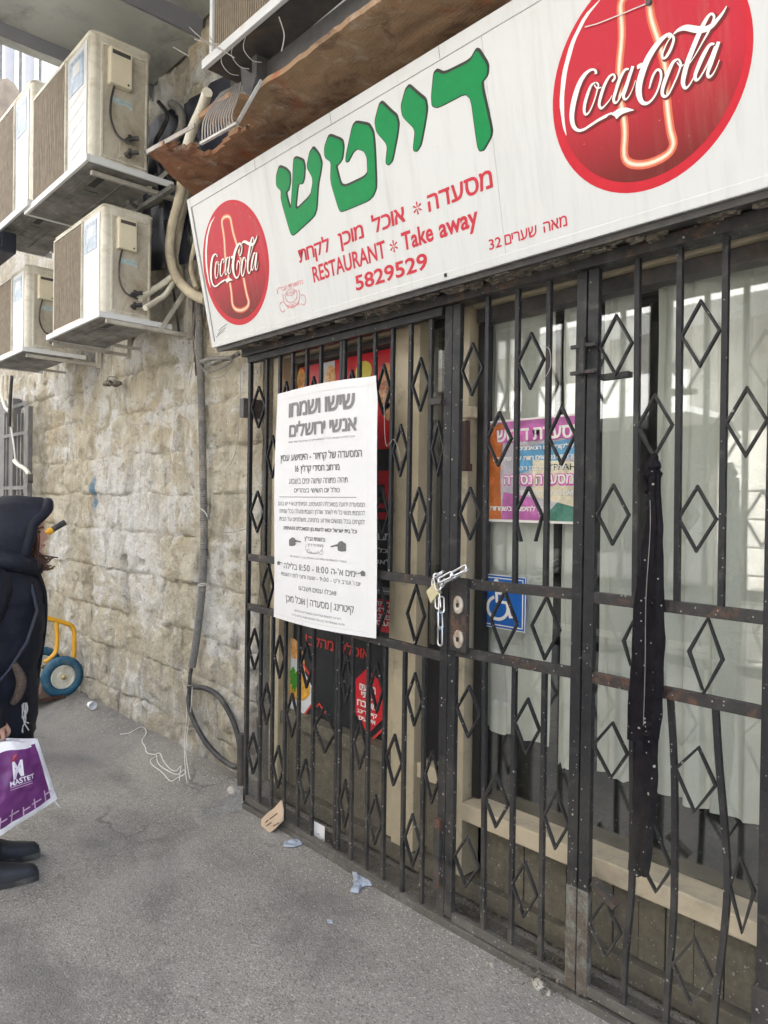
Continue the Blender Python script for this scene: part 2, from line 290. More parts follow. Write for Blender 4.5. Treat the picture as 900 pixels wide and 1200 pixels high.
# ------------------------------------------------------------------ objects
WL = {}
def _par(o, parent):
    if parent: o.parent = parent
    WL[o.name] = WL.get(o.name, Vector())
def thing(name, label, cat, loc=(0, 0, 0), rz=0, group=None):
    o = bpy.data.objects.new(name, None); C.objects.link(o); o.empty_display_size = .05
    o.location = loc; o.rotation_euler = (0, 0, rz); o['label'] = label; o['category'] = cat
    if group: o['group'] = group
    WL[o.name] = Vector(loc); return o
def tag(o, label, cat, group=None, kind=None):
    if label: o['label'] = label
    if cat: o['category'] = cat
    if group: o['group'] = group
    if kind: o['kind'] = kind
    return o
class MB:
    def __init__(s): s.v = []; s.f = []; s.sm = False
    def add(s, vs, fs):
        k = len(s.v); s.v += [tuple(v) for v in vs]; s.f += [tuple(i+k for i in f) for f in fs]; return s
    def box(s, a, b):
        x0, y0, z0 = a; x1, y1, z1 = b
        x0, x1 = min(x0, x1), max(x0, x1); y0, y1 = min(y0, y1), max(y0, y1); z0, z1 = min(z0, z1), max(z0, z1)
        return s.add([(x0, y0, z0), (x1, y0, z0), (x1, y1, z0), (x0, y1, z0), (x0, y0, z1), (x1, y0, z1), (x1, y1, z1), (x0, y1, z1)],
                     [(0, 3, 2, 1), (4, 5, 6, 7), (0, 1, 5, 4), (1, 2, 6, 5), (2, 3, 7, 6), (3, 0, 4, 7)])
    def bar(s, p, q, a, b, up=(0, 1, 0)):
        """square bar from p to q; a = size across, b = size along 'up'"""
        p, q = Vector(p), Vector(q); d = (q-p).normalized(); up = Vector(up)
        sd = d.cross(up).normalized(); u2 = sd.cross(d).normalized(); vs = []
        for c in (p, q):
            for i, j in ((-1, -1), (1, -1), (1, 1), (-1, 1)): vs.append(c + sd*(a/2*i) + u2*(b/2*j))
        return s.add(vs, [(0, 1, 2, 3), (7, 6, 5, 4), (0, 4, 5, 1), (1, 5, 6, 2), (2, 6, 7, 3), (3, 7, 4, 0)])
    def ribbon(s, pts, a, b, up=(0, 1, 0)):
        """bent flat bar through points"""
        pts = [Vector(p) for p in pts]; up = Vector(up); vs = []; fs = []
        for i, p in enumerate(pts):
            d = (pts[min(i+1, len(pts)-1)]-pts[max(i-1, 0)]).normalized(); sd = d.cross(up).normalized()
            for x, y in ((-1, -1), (1, -1), (1, 1), (-1, 1)): vs.append(p + sd*(a/2*x) + up*(b/2*y))
        for i in range(len(pts)-1):
            k = 4*i
            for j in range(4): fs.append((k+j, k+(j+1) % 4, k+4+(j+1) % 4, k+4+j))
        fs += [(3, 2, 1, 0), tuple(4*(len(pts)-1)+j for j in range(4))]
        return s.add(vs, fs)
    def tube(s, pts, r, seg=8, closed=False, smooth=True, corr=None):
        pts = [Vector(p) for p in pts]
        if smooth and len(pts) > 2: pts = spline(pts, 6, closed)
        n = len(pts)
        if corr:       # corrugated: resample finely
            L = [0]
            for i in range(n-1): L.append(L[-1]+(pts[i+1]-pts[i]).length)
            m = int(L[-1]/corr*2); q = []
            j = 0
            for k in range(m+1):
                t = L[-1]*k/m
                while j < n-2 and L[j+1] < t: j += 1
                a = (t-L[j])/max(1e-6, L[j+1]-L[j]); q.append(pts[j].lerp(pts[j+1], a))
            pts = q; n = len(pts)
        vs = []; fs = []; prev = None
        for i, p in enumerate(pts):
            if closed: d = pts[(i+1) % n]-pts[i-1]
            else: d = pts[min(i+1, n-1)]-pts[max(i-1, 0)]
            d.normalize()
            if prev is None: a = d.orthogonal().normalized()
            else: a = (prev-d*prev.dot(d)).normalized()
            prev = a; b = d.cross(a); rr = r(i/(n-1)) if callable(r) else r
            if corr and i % 2: rr *= .86
            for k in range(seg):
                t = 2*math.pi*k/seg; vs.append(p+(a*math.cos(t)+b*math.sin(t))*rr)
        m = n if closed else n-1
        for i in range(m):
            for k in range(seg):
                j = (i+1) % n; fs.append((i*seg+k, i*seg+(k+1) % seg, j*seg+(k+1) % seg, j*seg+k))
        if not closed: fs += [tuple(range(seg))[::-1], tuple((n-1)*seg+k for k in range(seg))]
        s.sm = True
        return s.add(vs, fs)
    def poly(s, pts, depth=None):
        """planar polygon given as 3D points, optional thickness vector"""
        n = len(pts); pts = [Vector(p) for p in pts]
        if depth is None: return s.add(pts, [tuple(range(n))])
        d = Vector(depth)
        return s.add(pts+[p+d for p in pts], [tuple(range(n)), tuple(range(2*n-1, n-1, -1))]+[(i, i+n, (i+1) % n+n, (i+1) % n) for i in range(n)])
    def loft(s, rings, cap=True, closed=False):
        k = len(rings[0]); vs = [p for r in rings for p in r]; fs = []
        for i in range(len(rings)-1):
            for j in range(k): fs.append((i*k+j, i*k+(j+1) % k, (i+1)*k+(j+1) % k, (i+1)*k+j))
        if cap: fs += [tuple(range(k))[::-1], tuple((len(rings)-1)*k+j for j in range(k))]
        s.sm = True
        return s.add(vs, fs)
    def build(s, name, mat, parent=None, local=False, smooth=None, bevel=0, subsurf=0, fixn=True, me=None):
        m = bpy.data.meshes.new(name); off = Vector()
        if parent is not None and not local: off = WL.get(parent.name, Vector())
        m.from_pydata([tuple(Vector(v)-off) for v in s.v], [], s.f); m.update()
        if fixn or bevel:
            bm = bmesh.new(); bm.from_mesh(m)
            if bevel: bmesh.ops.bevel(bm, geom=[e for e in bm.edges if e.is_manifold and e.calc_face_angle(0) > .6], offset=bevel, segments=2, affect='EDGES', profile=.6)
            bmesh.ops.recalc_face_normals(bm, faces=bm.faces); bm.to_mesh(m); bm.free()
        m.materials.append(MATS[mat]); o = bpy.data.objects.new(name, m); C.objects.link(o)
        if parent is not None: o.parent = parent
        WL[o.name] = off if parent is not None else Vector()
        if s.sm if smooth is None else smooth:
            m.polygons.foreach_set('use_smooth', [True]*len(m.polygons))
            if not subsurf: m.set_sharp_from_angle(angle=math.radians(45))
        if subsurf:
            md = o.modifiers.new('subsurf', 'SUBSURF'); md.levels = md.render_levels = subsurf
        return o
def spline(pts, n=6, closed=False):
    out = []; N = len(pts)
    for i in range(N if closed else N-1):
        g = (lambda k: pts[k % N]) if closed else (lambda k: pts[max(0, min(N-1, k))])
        p0, p1, p2, p3 = g(i-1), g(i), g(i+1), g(i+2)
        for k in range(n):
            t = k/n; out.append(.5*((2*p1)+(p2-p0)*t+(2*p0-5*p1+4*p2-p3)*t*t+(3*p1-p0-3*p2+p3)*t**3))
    if not closed: out.append(pts[-1])
    return out
def copy_tree(o, parent=None):
    c = o.copy(); C.objects.link(c)
    if parent: c.parent = parent
    for ch in [x for x in C.objects if x.parent == o]: copy_tree(ch, c)
    return c
# ---- text -> flat mesh fitted into a rectangle of a plane (or a bent sheet)
def rtl(t):
    out = ''; run = ''
    for ch in t[::-1]:
        if ch in '0123456789:': run = ch+run
        else: out += run+ch; run = ''
    return out+run
_tc = {}
def glyphs(body, bold=0.):
    k = (body, bold)
    if k in _tc: return _tc[k]
    if len(body) > 1 and any('\u0590' < ch < '\u05ff' for ch in body):      # letter by letter
        V = []; Fc = []; x = 0.
        for ch in body:
            if ch == ' ': x += .27; continue
            v, f = glyphs(ch, 0.); x0 = min(p[0] for p in v); Fc += [tuple(i+len(V) for i in t) for t in f]; V += [(p[0]-x0+x, p[1]) for p in v]; x += max(p[0] for p in v)-x0+(.075 if ch > '\u0500' else .13)
        _tc[k] = (V, Fc); return V, Fc
    if body == 'ד':
        v, f = glyphs('ר', 0.); v = list(v); x1 = max(p[0] for p in v); y1 = max(p[1] for p in v); n = len(v)
        v += [(x1-.10, y1-.10), (x1+.05, y1-.10), (x1+.05, y1), (x1-.10, y1)]; f = list(f)+[(n, n+1, n+2, n+3)]; _tc[k] = (v, f); return v, f
    c = bpy.data.curves.new('lettering', 'FONT'); c.body = body; c.size = 1; c.offset = bold; c.resolution_u = 3
    o = bpy.data.objects.new('lettering', c); C.objects.link(o)
    dg = bpy.context.evaluated_depsgraph_get(); me = bpy.data.meshes.new_from_object(o.evaluated_get(dg))
    v = [(p.co.x, p.co.y) for p in me.vertices]; f = [tuple(p.vertices) for p in me.polygons]
    bpy.data.objects.remove(o); bpy.data.curves.remove(c); bpy.data.meshes.remove(me)
    _tc[k] = (v, f); return v, f
def text_into(mb, fn, body, a0, a1, b0, b1, bold=0., slope=0., off=.0015, capbox=None):
    """fits the drawn letters to a in [a0,a1]; b0 baseline, b1 top of the letters. fn(a,b,off)->point"""
    heb = any('\u0590' < ch < '\u05ff' for ch in body); k = bold if heb else 0
    v, f = glyphs(body, 0. if heb else bold)
    if not v: return
    if k:
        v0, f0 = v, f; v = []; f = []
        for q, (dx, dy) in enumerate(((0, 0), (k, 0), (-k, 0), (0, k*.8), (0, -k*.8), (k*.7, k*.6), (-k*.7, k*.6), (k*.7, -k*.6), (-k*.7, -k*.6))):
            f += [tuple(i+len(v) for i in t) for t in f0]; v += [(p[0]+dx, p[1]+dy) for p in v0]
        lay = [i//len(v0) for i in range(len(v))]
    else: lay = None
    x0, x1 = min(p[0] for p in v), max(p[0] for p in v); y1 = capbox or max(p[1] for p in v)
    pts = []
    for vi, (x, y) in enumerate(v):
        a = a0+(x-x0)/(x1-x0)*(a1-a0); b = b0+y/y1*(b1-b0)+slope*(a-a0); pts.append(fn(a, b, off+(lay[vi]*.00003 if lay else 0)))
    mb.add(pts, f)
def pbuild(mb, name, mat, parent): return mb.build(name, mat, parent, fixn=False, smooth=False)
# ================================================================== SETTING
WALLY = .10
def sstep(a, b, x):
    t = max(0, min(1, (x-a)/(b-a))); return t*t*(3-2*t)
def ground_z(x, y):
    z = .012*noise.noise(Vector((x*1.1, y*1.1, 0))) + .004*noise.noise(Vector((x*6, y*6, 3)))
    if x < -3.33: z += .088*sstep(-.42, .06, y) + .02*sstep(-.2, .05, y)*noise.noise(Vector((x*5, y*5, 1)))
    return z - .006
def frange(a, b, n): return [a+(b-a)*i/n for i in range(n+1)]
xs = [-60, -30, -18, -12] + frange(-9, -6.1, 14) + frange(-6, 1.5, 150) + [2.5, 5, 12, 30, 60]
ys = [-60, -30, -14, -8, -6] + frange(-5, -3.3, 8) + frange(-3.2, .5, 90) + [1, 2, 6, 20, 60]
g = MB(); vs = [(x, y, ground_z(x, y) if y < .3 else .0) for y in ys for x in xs]; n = len(xs)
g.add(vs, [(j*n+i, j*n+i+1, (j+1)*n+i+1, (j+1)*n+i) for j in range(len(ys)-1) for i in range(n-1)])
tag(g.build('asphalt_ground', 'asphalt', fixn=False, smooth=True), 'worn grey asphalt of the alley in front of the shop', None, None, 'structure')

# ---- the rubble stone wall left of the gate, each stone a part
m = MB(); m.box((-12, WALLY+.012, -.2), (-3.37, .55, 4.6)); m.box((-3.37, .2, 2.44), (3, .6, 4.6)); m.box((-.485, .02, -.1), (3, .6, 2.44))
# crumbly reveal beside the gate
wall = m.build('stone_wall', 'mortar'); wall['kind'] = 'structure'
zc = -.06; rowi = 0
while zc < 4.42:
    h = random.uniform(.25, .33)
    x = -3.375 - (.0 if rowi % 2 else .0)
    first = True
    while x > -7.9:
        wd = random.uniform(.30, .58)*(1 if not first else random.choice((.6, 1.)))
        xa = max(x-wd, -8.0); first = False
        vis = True
        if zc > 2.75 and x < -5.3: vis = False
        if vis:
            nx, nz = max(6, int((x-xa)/.0165)), max(5, int(h/.0165)); vs = []; sx, sz = random.uniform(0, 99), random.uniform(0, 99)
            proud = random.uniform(.0, .026); gap = -.002; tl = random.uniform(-.03, .03); tv = random.uniform(-.02, .02)
            for j in range(nz+1):
                for i in range(nx+1):
                    u, v = i/nx, j/nz; X = xa+gap+(x-xa-2*gap)*u; Z = zc+gap+(h-2*gap)*v
                    X += .030*noise.noise(Vector((X*4, Z*6, 4)))+.010*noise.noise(Vector((X*15, Z*15, 4))); Z += .034*noise.noise(Vector((X*2.4, Z*3, 8)))+.012*noise.noise(Vector((X*14, Z*14, 9)))
                    e = min(u*(x-xa), (1-u)*(x-xa), v*h, (1-v)*h); ed = sstep(0, .022+.025*abs(noise.noise(Vector((X*6, Z*6, 3)))), e)
                    rough = noise.fractal(Vector((X*8, sx, Z*10)), .8, 2.1, 6)
                    chunk = noise.noise(Vector((X*3.3+sx, 2, Z*3.1+sz)))
                    pit = max(0, noise.noise(Vector((X*9+3, Z*9, 7)))-.28)*.10; y = WALLY+.004 - ed*(proud+.014*chunk+tl*(u-.5)+tv*(v-.5)) - .018*rough + pit
                    if i in (0, nx) or j in (0, nz): y = max(y, WALLY+.006)
                    vs.append((X, min(y, WALLY+.04), Z))
            b = MB(); k = nx+1
            b.add(vs, [(j*k+i, j*k+i+1, (j+1)*k+i+1, (j+1)*k+i) for j in range(nz) for i in range(nx)])
            b.build('stone', 'stone', wall, fixn=False, smooth=True)
        x = xa
    zc += h; rowi += 1
# mass of the house above and behind (shades the alley), with the room of the shop cut out of it
m = MB(); m.box((-6.3, .12, 4.62), (6, 6, 7.4)); m.box((-12, 4.0, -.2), (6, 6, 4.62)); m.box((3, .2, -.2), (6, 4.0, 4.62)); m.box((-12, .56, -.2), (-3.9, 4.0, 4.62))
tag(m.build('house_mass', 'opp_stone'), 'upper storeys and back of the stone house over the shop', None, None, 'structure')
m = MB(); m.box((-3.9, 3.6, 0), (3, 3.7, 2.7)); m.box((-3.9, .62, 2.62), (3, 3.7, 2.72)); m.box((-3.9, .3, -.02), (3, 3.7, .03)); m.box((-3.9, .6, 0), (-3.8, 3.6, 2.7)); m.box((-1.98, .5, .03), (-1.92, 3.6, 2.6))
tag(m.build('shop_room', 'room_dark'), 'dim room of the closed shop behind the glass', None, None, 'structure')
# ---- concrete slab overhead
m = MB(); m.box((-4.05, -2.6, 4.50), (-1.2, .09, 4.75)); 
slab = m.build('balcony_slab', 'slab_green'); slab['kind'] = 'structure'; slab['label'] = 'grey green plastered underside of the balcony overhead'
m = MB(); m.box((-4.71, -2.6, 4.38), (-4.05, .09, 4.745)); m.build('soffit_panel', 'slab_green', slab)
m = MB(); m.box((-4.047, -2.597, 4.383), (-4.03, .087, 4.52)); m.build('shade_band', 'slab_shade', slab)  # thin dark strip on the step face, coloured as in shade
m = MB(); m.box((-4.79, -2.6, 4.297), (-4.712, .09, 4.74)); m.build('edge_beam', 'slab_green', slab)
m = MB(); m.box((-4.710, -2.597, 4.299), (-4.704, .087, 4.378)); m.build('shade_band', 'slab_shade', slab)  # thin dark strip: shade of the beam's inner face put into colour
# ---- far white house seen past the slab, with dark drain pipes
wh = thing('white_building', 'bright white house far off beyond the balcony edge, top left corner', 'building', (-16, 0, 0))
m = MB(); m.box((-19, -12, 0), (-16, 16, 24)); m.build('wall', 'white_wall', wh)
for zz in (4.2, 7.0, 14.9):
    m = MB(); m.box((-16.06, -11, zz), (-15.98, 13.6, zz+.12)); m.build('ledge', 'concrete', wh)
for px in (2, 25, 48):
    q = at(px, 90, 'x', -15.9); m = MB(); m.tube([(-15.9, q.y, 0), (-15.9, q.y, 23)], .045, 8, smooth=False); m.build('drain_pipe', 'hose_grey', wh)
rb = MB(); q0 = at(-40, 165, 'x', -9); q1 = at(34, 165, 'x', -9)
rk = [[(q0.x-.2+.5*k, q0.y + (q1.y-q0.y)*t + 0, (at(10, 112 if t < .75 else 122+ (t-.75)*90, 'x', -9).z if tp else 3.4) + (.06*noise.noise(Vector((t*7, k, tp))))) for tp in (0, 1) for t in ([i/8 for i in range(9)] if tp else [1-i/8 for i in range(9)])] for k in (0, 1)]
rb.loft(rk); o = rb.build('stone_parapet', 'dark_stone', smooth=False)
tag(o, 'dark weathered stone parapet below the white house at the left edge', 'parapet')

# ---- opposite side of the alley, seen only as reflections in the shop glass
OY = -5.6
def mir(px, py, Y=OY): q = at(px, py, 'y', .48-Y); return q.x, q.z
op = thing('opposite_house', 'sunlit stone house across the alley, mirrored in the shop window', 'building', (-6, OY, 0))
m = MB(); m.box((-16, OY-4, 0), (4, OY, 9)); m.build('wall', 'opp_stone', op)
# stone courses
for k in range(26):
    z = .3*k; m = MB()
    if z > 2.0: continue
    x = -5.2 + (.2 if k % 2 else 0)
    while x < 0.4:
        wdd = random.uniform(.4, .7); m = MB(); m.box((x+.01, OY-.02, z+.01), (x+wdd-.01, OY+.03+random.uniform(0, .015), z+.29)); m.build('stone', 'opp_stone', op, bevel=.008); x += wdd
bz = mir(800, 372)[1]
m = MB(); m.box((-15, OY, bz-.12), (2, OY+.9, bz+.02)); m.build('balcony', 'opp_white', op)
for x in [i*.14-14 for i in range(112)]:
    if x > 1.6: break
    m2 = MB() if x == -14 else m2; m2.box((x, OY+.84, bz+.02), (x+.022, OY+.862, bz+.92))
m2.box((-14.2, OY+.83, bz+.9), (1.8, OY+.88, bz+.95)); m2.box((-14.2, OY+.83, bz+.44), (1.8, OY+.87, bz+.47)); o = m2.build('railing', 'opp_white', op)
for x in (-12.5, -10.4, -8.4, -6.4, -4.3, -2.2, -.4):
    m = MB(); m.box((x, OY, bz+.3), (x+1.0, OY+.03, bz+1.75)); f = m.build('window', 'opp_dark', op)
    m = MB()
    for a, b in (((x-.06, bz+.28), (x+1.06, bz+.35)), ((x-.06, bz+1.75), (x+1.06, bz+1.83)), ((x-.06, bz+.35), (x, bz+1.75)), ((x+1., bz+.35), (x+1.06, bz+1.75)), ((x+.48, bz+.35), (x+.53, bz+1.75))): m.box((a[0], OY-.01, a[1]), (b[0], OY+.06, b[1]))
    m.build('frame', 'opp_white', f)
az0, az1 = mir(780, 500)[1], mir(780, 458)[1]; ax0, ax1 = mir(560, 480)[0], mir(862, 480)[0]
m = MB(); m.box((ax0-3, OY+.02, az0), (ax1, OY+1.1, az0+.06)); m.box((ax0-3, OY+1.1, az0), (ax1, OY+1.16, az1)); aw = m.build('shop_awning', 'opp_white'); 
tag(aw, 'long white awning band across the alley, mirrored in the shop glass', 'awning')
m = MB(); m.box((ax0-3, OY+.01, .1), (ax1-.15, OY+.05, az0-.02)); o = m.build('shaded_shutter', 'opp_dark', op)  # dark shutter sheet; its colour also holds the awning's shadow

# ================================================================== SHOP FRONT (behind the gate)
SY = .20
shop = thing('closed_restaurant', 'tan metal and glass front of the closed restaurant, panelled base, behind the gate', 'shop', (-2, SY, 0))
def px_x(px, py, y=SY): return at(px, py, 'y', y).x
XL, XR = -3.34, -.55
zs0, zs1 = .345, .415
m = MB(); m.box((XL, .165, .02), (XR, .26, .095)); m.build('base_rail', 'tan_panel', shop, bevel=.004)
# plank panels
def planks(x0, x1, z0, z1, w, y):
    n = max(1, round((x1-x0)/w)); w = (x1-x0)/n
    for i in range(n):
        m = MB(); m.box((x0+i*w+.0018, y-.004*(i % 2), z0), (x0+(i+1)*w-.0018, y+.02, z1)); m.build('panel', 'tan_panel', shop, bevel=.0015)
planks(-1.86, XR, .097, zs0-.002, .095, .205)
planks(-3.24, -2.42, .097, .42, .41, .215)
planks(-2.20, -2.06, .097, .42, .14, .215)
m = MB(); m.box((-1.93, .13, zs0), (XR, .25, zs1)); m.build('window_sill', 'sill_metal', shop, bevel=.006)
m = MB(); m.box((-3.26, .17, .425), (-2.40, .26, .49)); m.build('window_sill', 'tan_panel', shop, bevel=.005)
m = MB(); m.box((-2.22, .17, .425), (-2.06, .26, .49)); m.build('window_sill', 'sill_metal', shop, bevel=.005)
# posts
def post(x0, x1, z0=.1, z1=2.50, y0=.155, y1=.26, name='post', mt='tan_metal'):
    m = MB(); m.box((x0, y0, z0), (x1, y1, z1)); return m.build(name, mt, shop, bevel=.004)
post(-3.335, -3.25); post(-2.425, -2.372, y0=.185); post(-2.362, -2.225); doorpost = post(-2.035, -1.945)
post(-.76, -.70, y0=.19)
m = MB(); m.box((-3.25, .165, 2.37), (-2.425, .26, 2.43)); m.build('head_rail', 'tan_metal', shop, bevel=.004)
m = MB(); m.box((-3.2, .19, 2.335), (-2.43, .25, 2.365)); m.build('head_rail', 'dark_metal', shop, bevel=.004)
m = MB(); m.box((-1.93, .15, 2.39), (XR, .26, 2.50)); m.build('head_rail', 'tan_metal', shop, bevel=.004)
m = MB(); m.box((-1.93, .18, 2.335), (XR, .255, 2.388)); m.build('head_rail', 'dark_metal', shop, bevel=.004)
m = MB(); m.box((-3.34, .16, 2.425), (XR, .30, 2.62)); m.build('lintel', 'dark_metal', shop)
m = MB(); m.box((-1.935, .20, .42), (-1.90, .25, 2.33)); m.build('window_frame', 'black', shop)
m = MB(); m.box((-2.22, .225, .5), (-2.04, .245, 2.4)); m.build('pane_shade', 'interior_shade', shop)  # near-black sheet: the dark behind the side pane put into colour
m = MB(); m.box((-2.20, .215, 1.0), (-2.10, .224, 2.36)); m.build('side_pane', 'window_glass', shop)
m = MB(); m.box((-1.90, .240, .417), (-.62, .245, 2.334)); m.build('window_pane', 'window_glass', shop)
m = MB(); m.box((-3.25, .240, .49), (-2.42, .245, 2.335)); m.build('window_pane', 'window_glass', shop)
m = MB(); m.box((XR-.02, .15, .02), (XR+.06, .3, 2.6)); m.build('post', 'dark_metal', shop)
# dark sheet behind the glass foot, blue tinted: room shade put into colour
m = MB(); m.box((-1.93, .42, .05), (XR, .44, .64)); m.build('foot_shade', 'interior_shade', shop)
# brown bar handle on the door post
hp = MB(); a = at(546, 493, 'y', .11); b = at(546, 552, 'y', .11); hp.bar(a, b, .03, .022); hh = hp.build('door_handle', 'handle_brown', shop, bevel=.004)
m = MB(); a = at(548, 484, 'y', .13); m.box((a.x-.03, .115, a.z-.02), (a.x+.03, .155, a.z+.025)); m.build('lock_case', 'tan_metal', hh, bevel=.003)
m = MB(); a = at(546, 552, 'y', .13); m.box((a.x-.012, .11, a.z-.0), (a.x+.012, .155, a.z+.03)); m.build('mount', 'handle_brown', hh, bevel=.002)
# key plate low on the left post
m = MB(); a = at(470, 731, 'y', .18); m.box((a.x-.012, .176, a.z-.03), (a.x+.012, .186, a.z+.03)); m.build('key_plate', 'brass', shop, bevel=.002)

# ---- curtains inside the glass
def curtain(x0, x1, z0, z1, y, amp, n, label, seed):
    m = MB(); nx = n*10; nz = 24; vs = []
    for j in range(nz+1):
        for i in range(nx+1):
            u = i/nx; v = j/nz; z = z0+(z1-z0)*v; ph = u*n*2*math.pi + 1.1*noise.noise(Vector((u*4+seed, v*1.3, 0)))
            yy = y+amp*math.sin(ph)*(.75+.6*noise.noise(Vector((u*3, seed, v*.8)))) + .012*noise.noise(Vector((u*14, v*5, seed)))
            xx = x0+(x1-x0)*u + .012*math.cos(ph*.9)
            zz = z + (.025*noise.noise(Vector((u*5, seed, 0))) if j == 0 else 0)
            vs.append((xx, yy, zz))
    k = nx+1; m.add(vs, [(j*k+i, j*k+i+1, (j+1)*k+i+1, (j+1)*k+i) for j in range(nz) for i in range(nx)])
    o = m.build('curtain', 'curtain', fixn=False, smooth=True); tag(o, label, 'curtain'); return o
curtain(-1.96, -1.62, .68, 2.36, .290, .013, 4, 'pale curtain behind the purple poster and the blue sign', 1)
curtain(-1.60, -1.51, .62, 2.36, .29, .010, 1, 'narrow pale curtain fold between poster pane and the black fabric strip', 5)
curtain(-1.44, -1.31, .64, 2.36, .30, .014, 1, 'single pale curtain fold just right of the double gate post', 9)
curtain(-1.24, -.62, .62, 2.36, .315, .022, 7, 'wide pale curtain behind the rightmost pane, right of the black fabric strip', 13)

# ================================================================== PRINTED THINGS IN THE WINDOWS
def quad_slab(mb, pl, pts, off=.0, th=.001):
    mb.poly([pl.pt(a, b, off+th) for a, b in pts], -pl.n*th)
PY = .2385
pw = Plane((0, PY, 0), (1, 0, 0), (0, 0, 1))          # normal = u x v = (0,-1,0): towards the alley
vin = thing('window_poster', 'black and red menu poster filling the left shop window', 'poster', (-2.85, PY, 1.3))
def shape(name, mt, plane, pts, off, parent, th=.0008):
    m = MB(); m.poly([plane.pt(a, b, off) for a, b in pts], -plane.n*th); return m.build(name, mt, parent, fixn=False, smooth=False)
def circ(c, rx, ry, n=28, a0=0, a1=2*math.pi): return [(c[0]+rx*math.cos(a0+(a1-a0)*i/n), c[1]+ry*math.sin(a0+(a1-a0)*i/n)) for i in range(n)]
zb = zoomer(pw, 320, 730, 5.294); za = zoomer(pw, 430, 400, 3.158); zt = zoomer(pw, 320, 410, 3.75)
xl, xr_ = -3.23, -2.445
shape('backing', 'poster_black', pw, [(xl, .495), (xr_, .495), (xr_, 2.334), (xl, 2.334)], .001, vin)
ztop = 2.305
shape('food_band', 'poster_red', pw, [(xl+.02, 1.86), (xr_, 1.86), (xr_, ztop+.02), (xl+.02, ztop+.02)], .002, vin)
for (x, y, rx, ry, mt) in ((125, 130, .035, .06, 'orange_food'), (255, 120, .04, .06, 'orange_food'), (215, 120, .02, .05, 'poster_yellow'), (400, 95, .06, .05, 'poster_yellow')):
    c = zt(x, y); shape('food_picture', mt, pw, circ(c, rx, ry), .0030+.0002*x/100, vin)
c = zt(245, 105); shape('food_plate', 'bowl_white', pw, [(c[0]-.06, c[1]-.1), (c[0]+.05, c[1]-.1), (c[0]+.05, c[1]+.06), (c[0]-.06, c[1]+.06)], .0028, vin)
for (x, y, rx, ry) in ((500, 160, .055, .11), (545, 110, .05, .06), (555, 200, .05, .09), (535, 270, .07, .05)):
    c = zt(x, y); shape('roast_picture', 'roast', pw, circ(c, rx, ry), .0034+.0002*(x % 7), vin)
c = za(60, 330); m = MB(); ring_o = circ(c, .06, .05, 30); ring_i = circ(c, .045, .036, 30)
for i in range(30): m.poly([pw.pt(*p, .0033) for p in (ring_o[i], ring_o[(i+1) % 30], ring_i[(i+1) % 30], ring_i[i])])
pbuild(m, 'red_ring', 'poster_red', vin)
m = MB(); a, b = za(30, 480), za(85, 660); yb = [480, 530, 600, 625, 640, 655]
for y0, y1, x0, x1 in ((480, 530, 30, 88), (530, 620, 68, 88), (600, 618, 20, 88), (632, 660, 20, 88)):
    p0, p1 = za(x0, y0), za(x1, y1); m.poly([pw.pt(*p, .003) for p in ((p0[0], p0[1]), (p1[0], p0[1]), (p1[0], p1[1]), (p0[0], p1[1]))])
pbuild(m, 'red_mark', 'poster_red', vin)
m = MB()
for tx, yb_, h, x0 in (('מנות', 735, 30, -2.62), ('הכל מוכן', 782, 22, -2.66), ('לאכלי', 825, 24, -2.64)):
    z0 = za(60, yb_)[1]; text_into(m, pw.pt, rtl(tx), x0, -2.47, z0, z0+h/3.158*.0034, .02, off=.003)
pbuild(m, 'white_lettering', 'white_print', vin)
p0 = za(30, 905); p1 = za(118, 945); shape('grey_band', 'print_mid', pw, [(-2.72, p1[1]), (xr_, p1[1]), (xr_, p0[1]), (-2.72, p0[1])], .003, vin)
m = MB(); text_into(m, pw.pt, rtl('שירות.'), -2.60, -2.46, p1[1]+.02, p0[1]-.02, .02, off=.004); pbuild(m, 'white_lettering', 'white_print', vin)
p0 = za(30, 950); p1 = za(110, 1085); shape('red_panel', 'poster_red', pw, [(-2.72, p1[1]), (xr_-.01, p1[1]), (xr_-.01, p0[1]), (-2.72, p0[1])], .003, vin)
m = MB()
for k, tx in enumerate(('מתחם', 'אירועים', 'פרטיים', 'ועסקי')):
    z1 = p0[1]-.01-k*.03; text_into(m, pw.pt, rtl(tx), -2.62, -2.47, z1-.022, z1, .02, off=.004)
pbuild(m, 'white_lettering', 'white_print', vin)
# lower half: bowl, script line, red badge, red chevrons
c = zb(120, 330); base = zb(190, 545)
shape('bowl_rim', 'orange_food', pw, circ((c[0], c[1]+.05), .115, .155, 40), .0022, vin)
shape('bowl', 'bowl_white', pw, [zb(40, 520), zb(190, 580), zb(245, 500), zb(245, 400), zb(160, 230), zb(60, 190), zb(50, 300)], .003, vin)
shape('soup', 'soup', pw, circ(zb(150, 390), .12, .075, 36), .004, vin)
for dx, dy, rr in ((0, 0, .03), (.025, .02, .02), (-.02, .025, .022), (.01, -.03, .024), (.035, -.015, .018), (0, .05, .014)):
    cc = zb(130, 350); pts = [(cc[0]+dx+rr*(1+.35*math.cos(5*t))*math.cos(t), cc[1]+dy+1.2*rr*(1+.35*math.cos(5*t))*math.sin(t)) for t in [i*2*math.pi/30 for i in range(30)]]
    shape('herb_leaf', 'leaf', pw, pts, .005+dx*.01, vin)
cb = zb(605, 470); R_ = .135
oct_ = [(cb[0]+R_*math.cos(math.pi/8+i*math.pi/4)*.92, cb[1]+R_*1.12*math.sin(math.pi/8+i*math.pi/4)) for i in range(8)]
oct_ = [zb(515, 350), zb(585, 280), zb(655, 350), zb(690, 480), zb(690, 590), zb(590, 690), zb(515, 560)]
shape('red_badge', 'poster_red', pw, oct_, .003, vin)
m = MB()
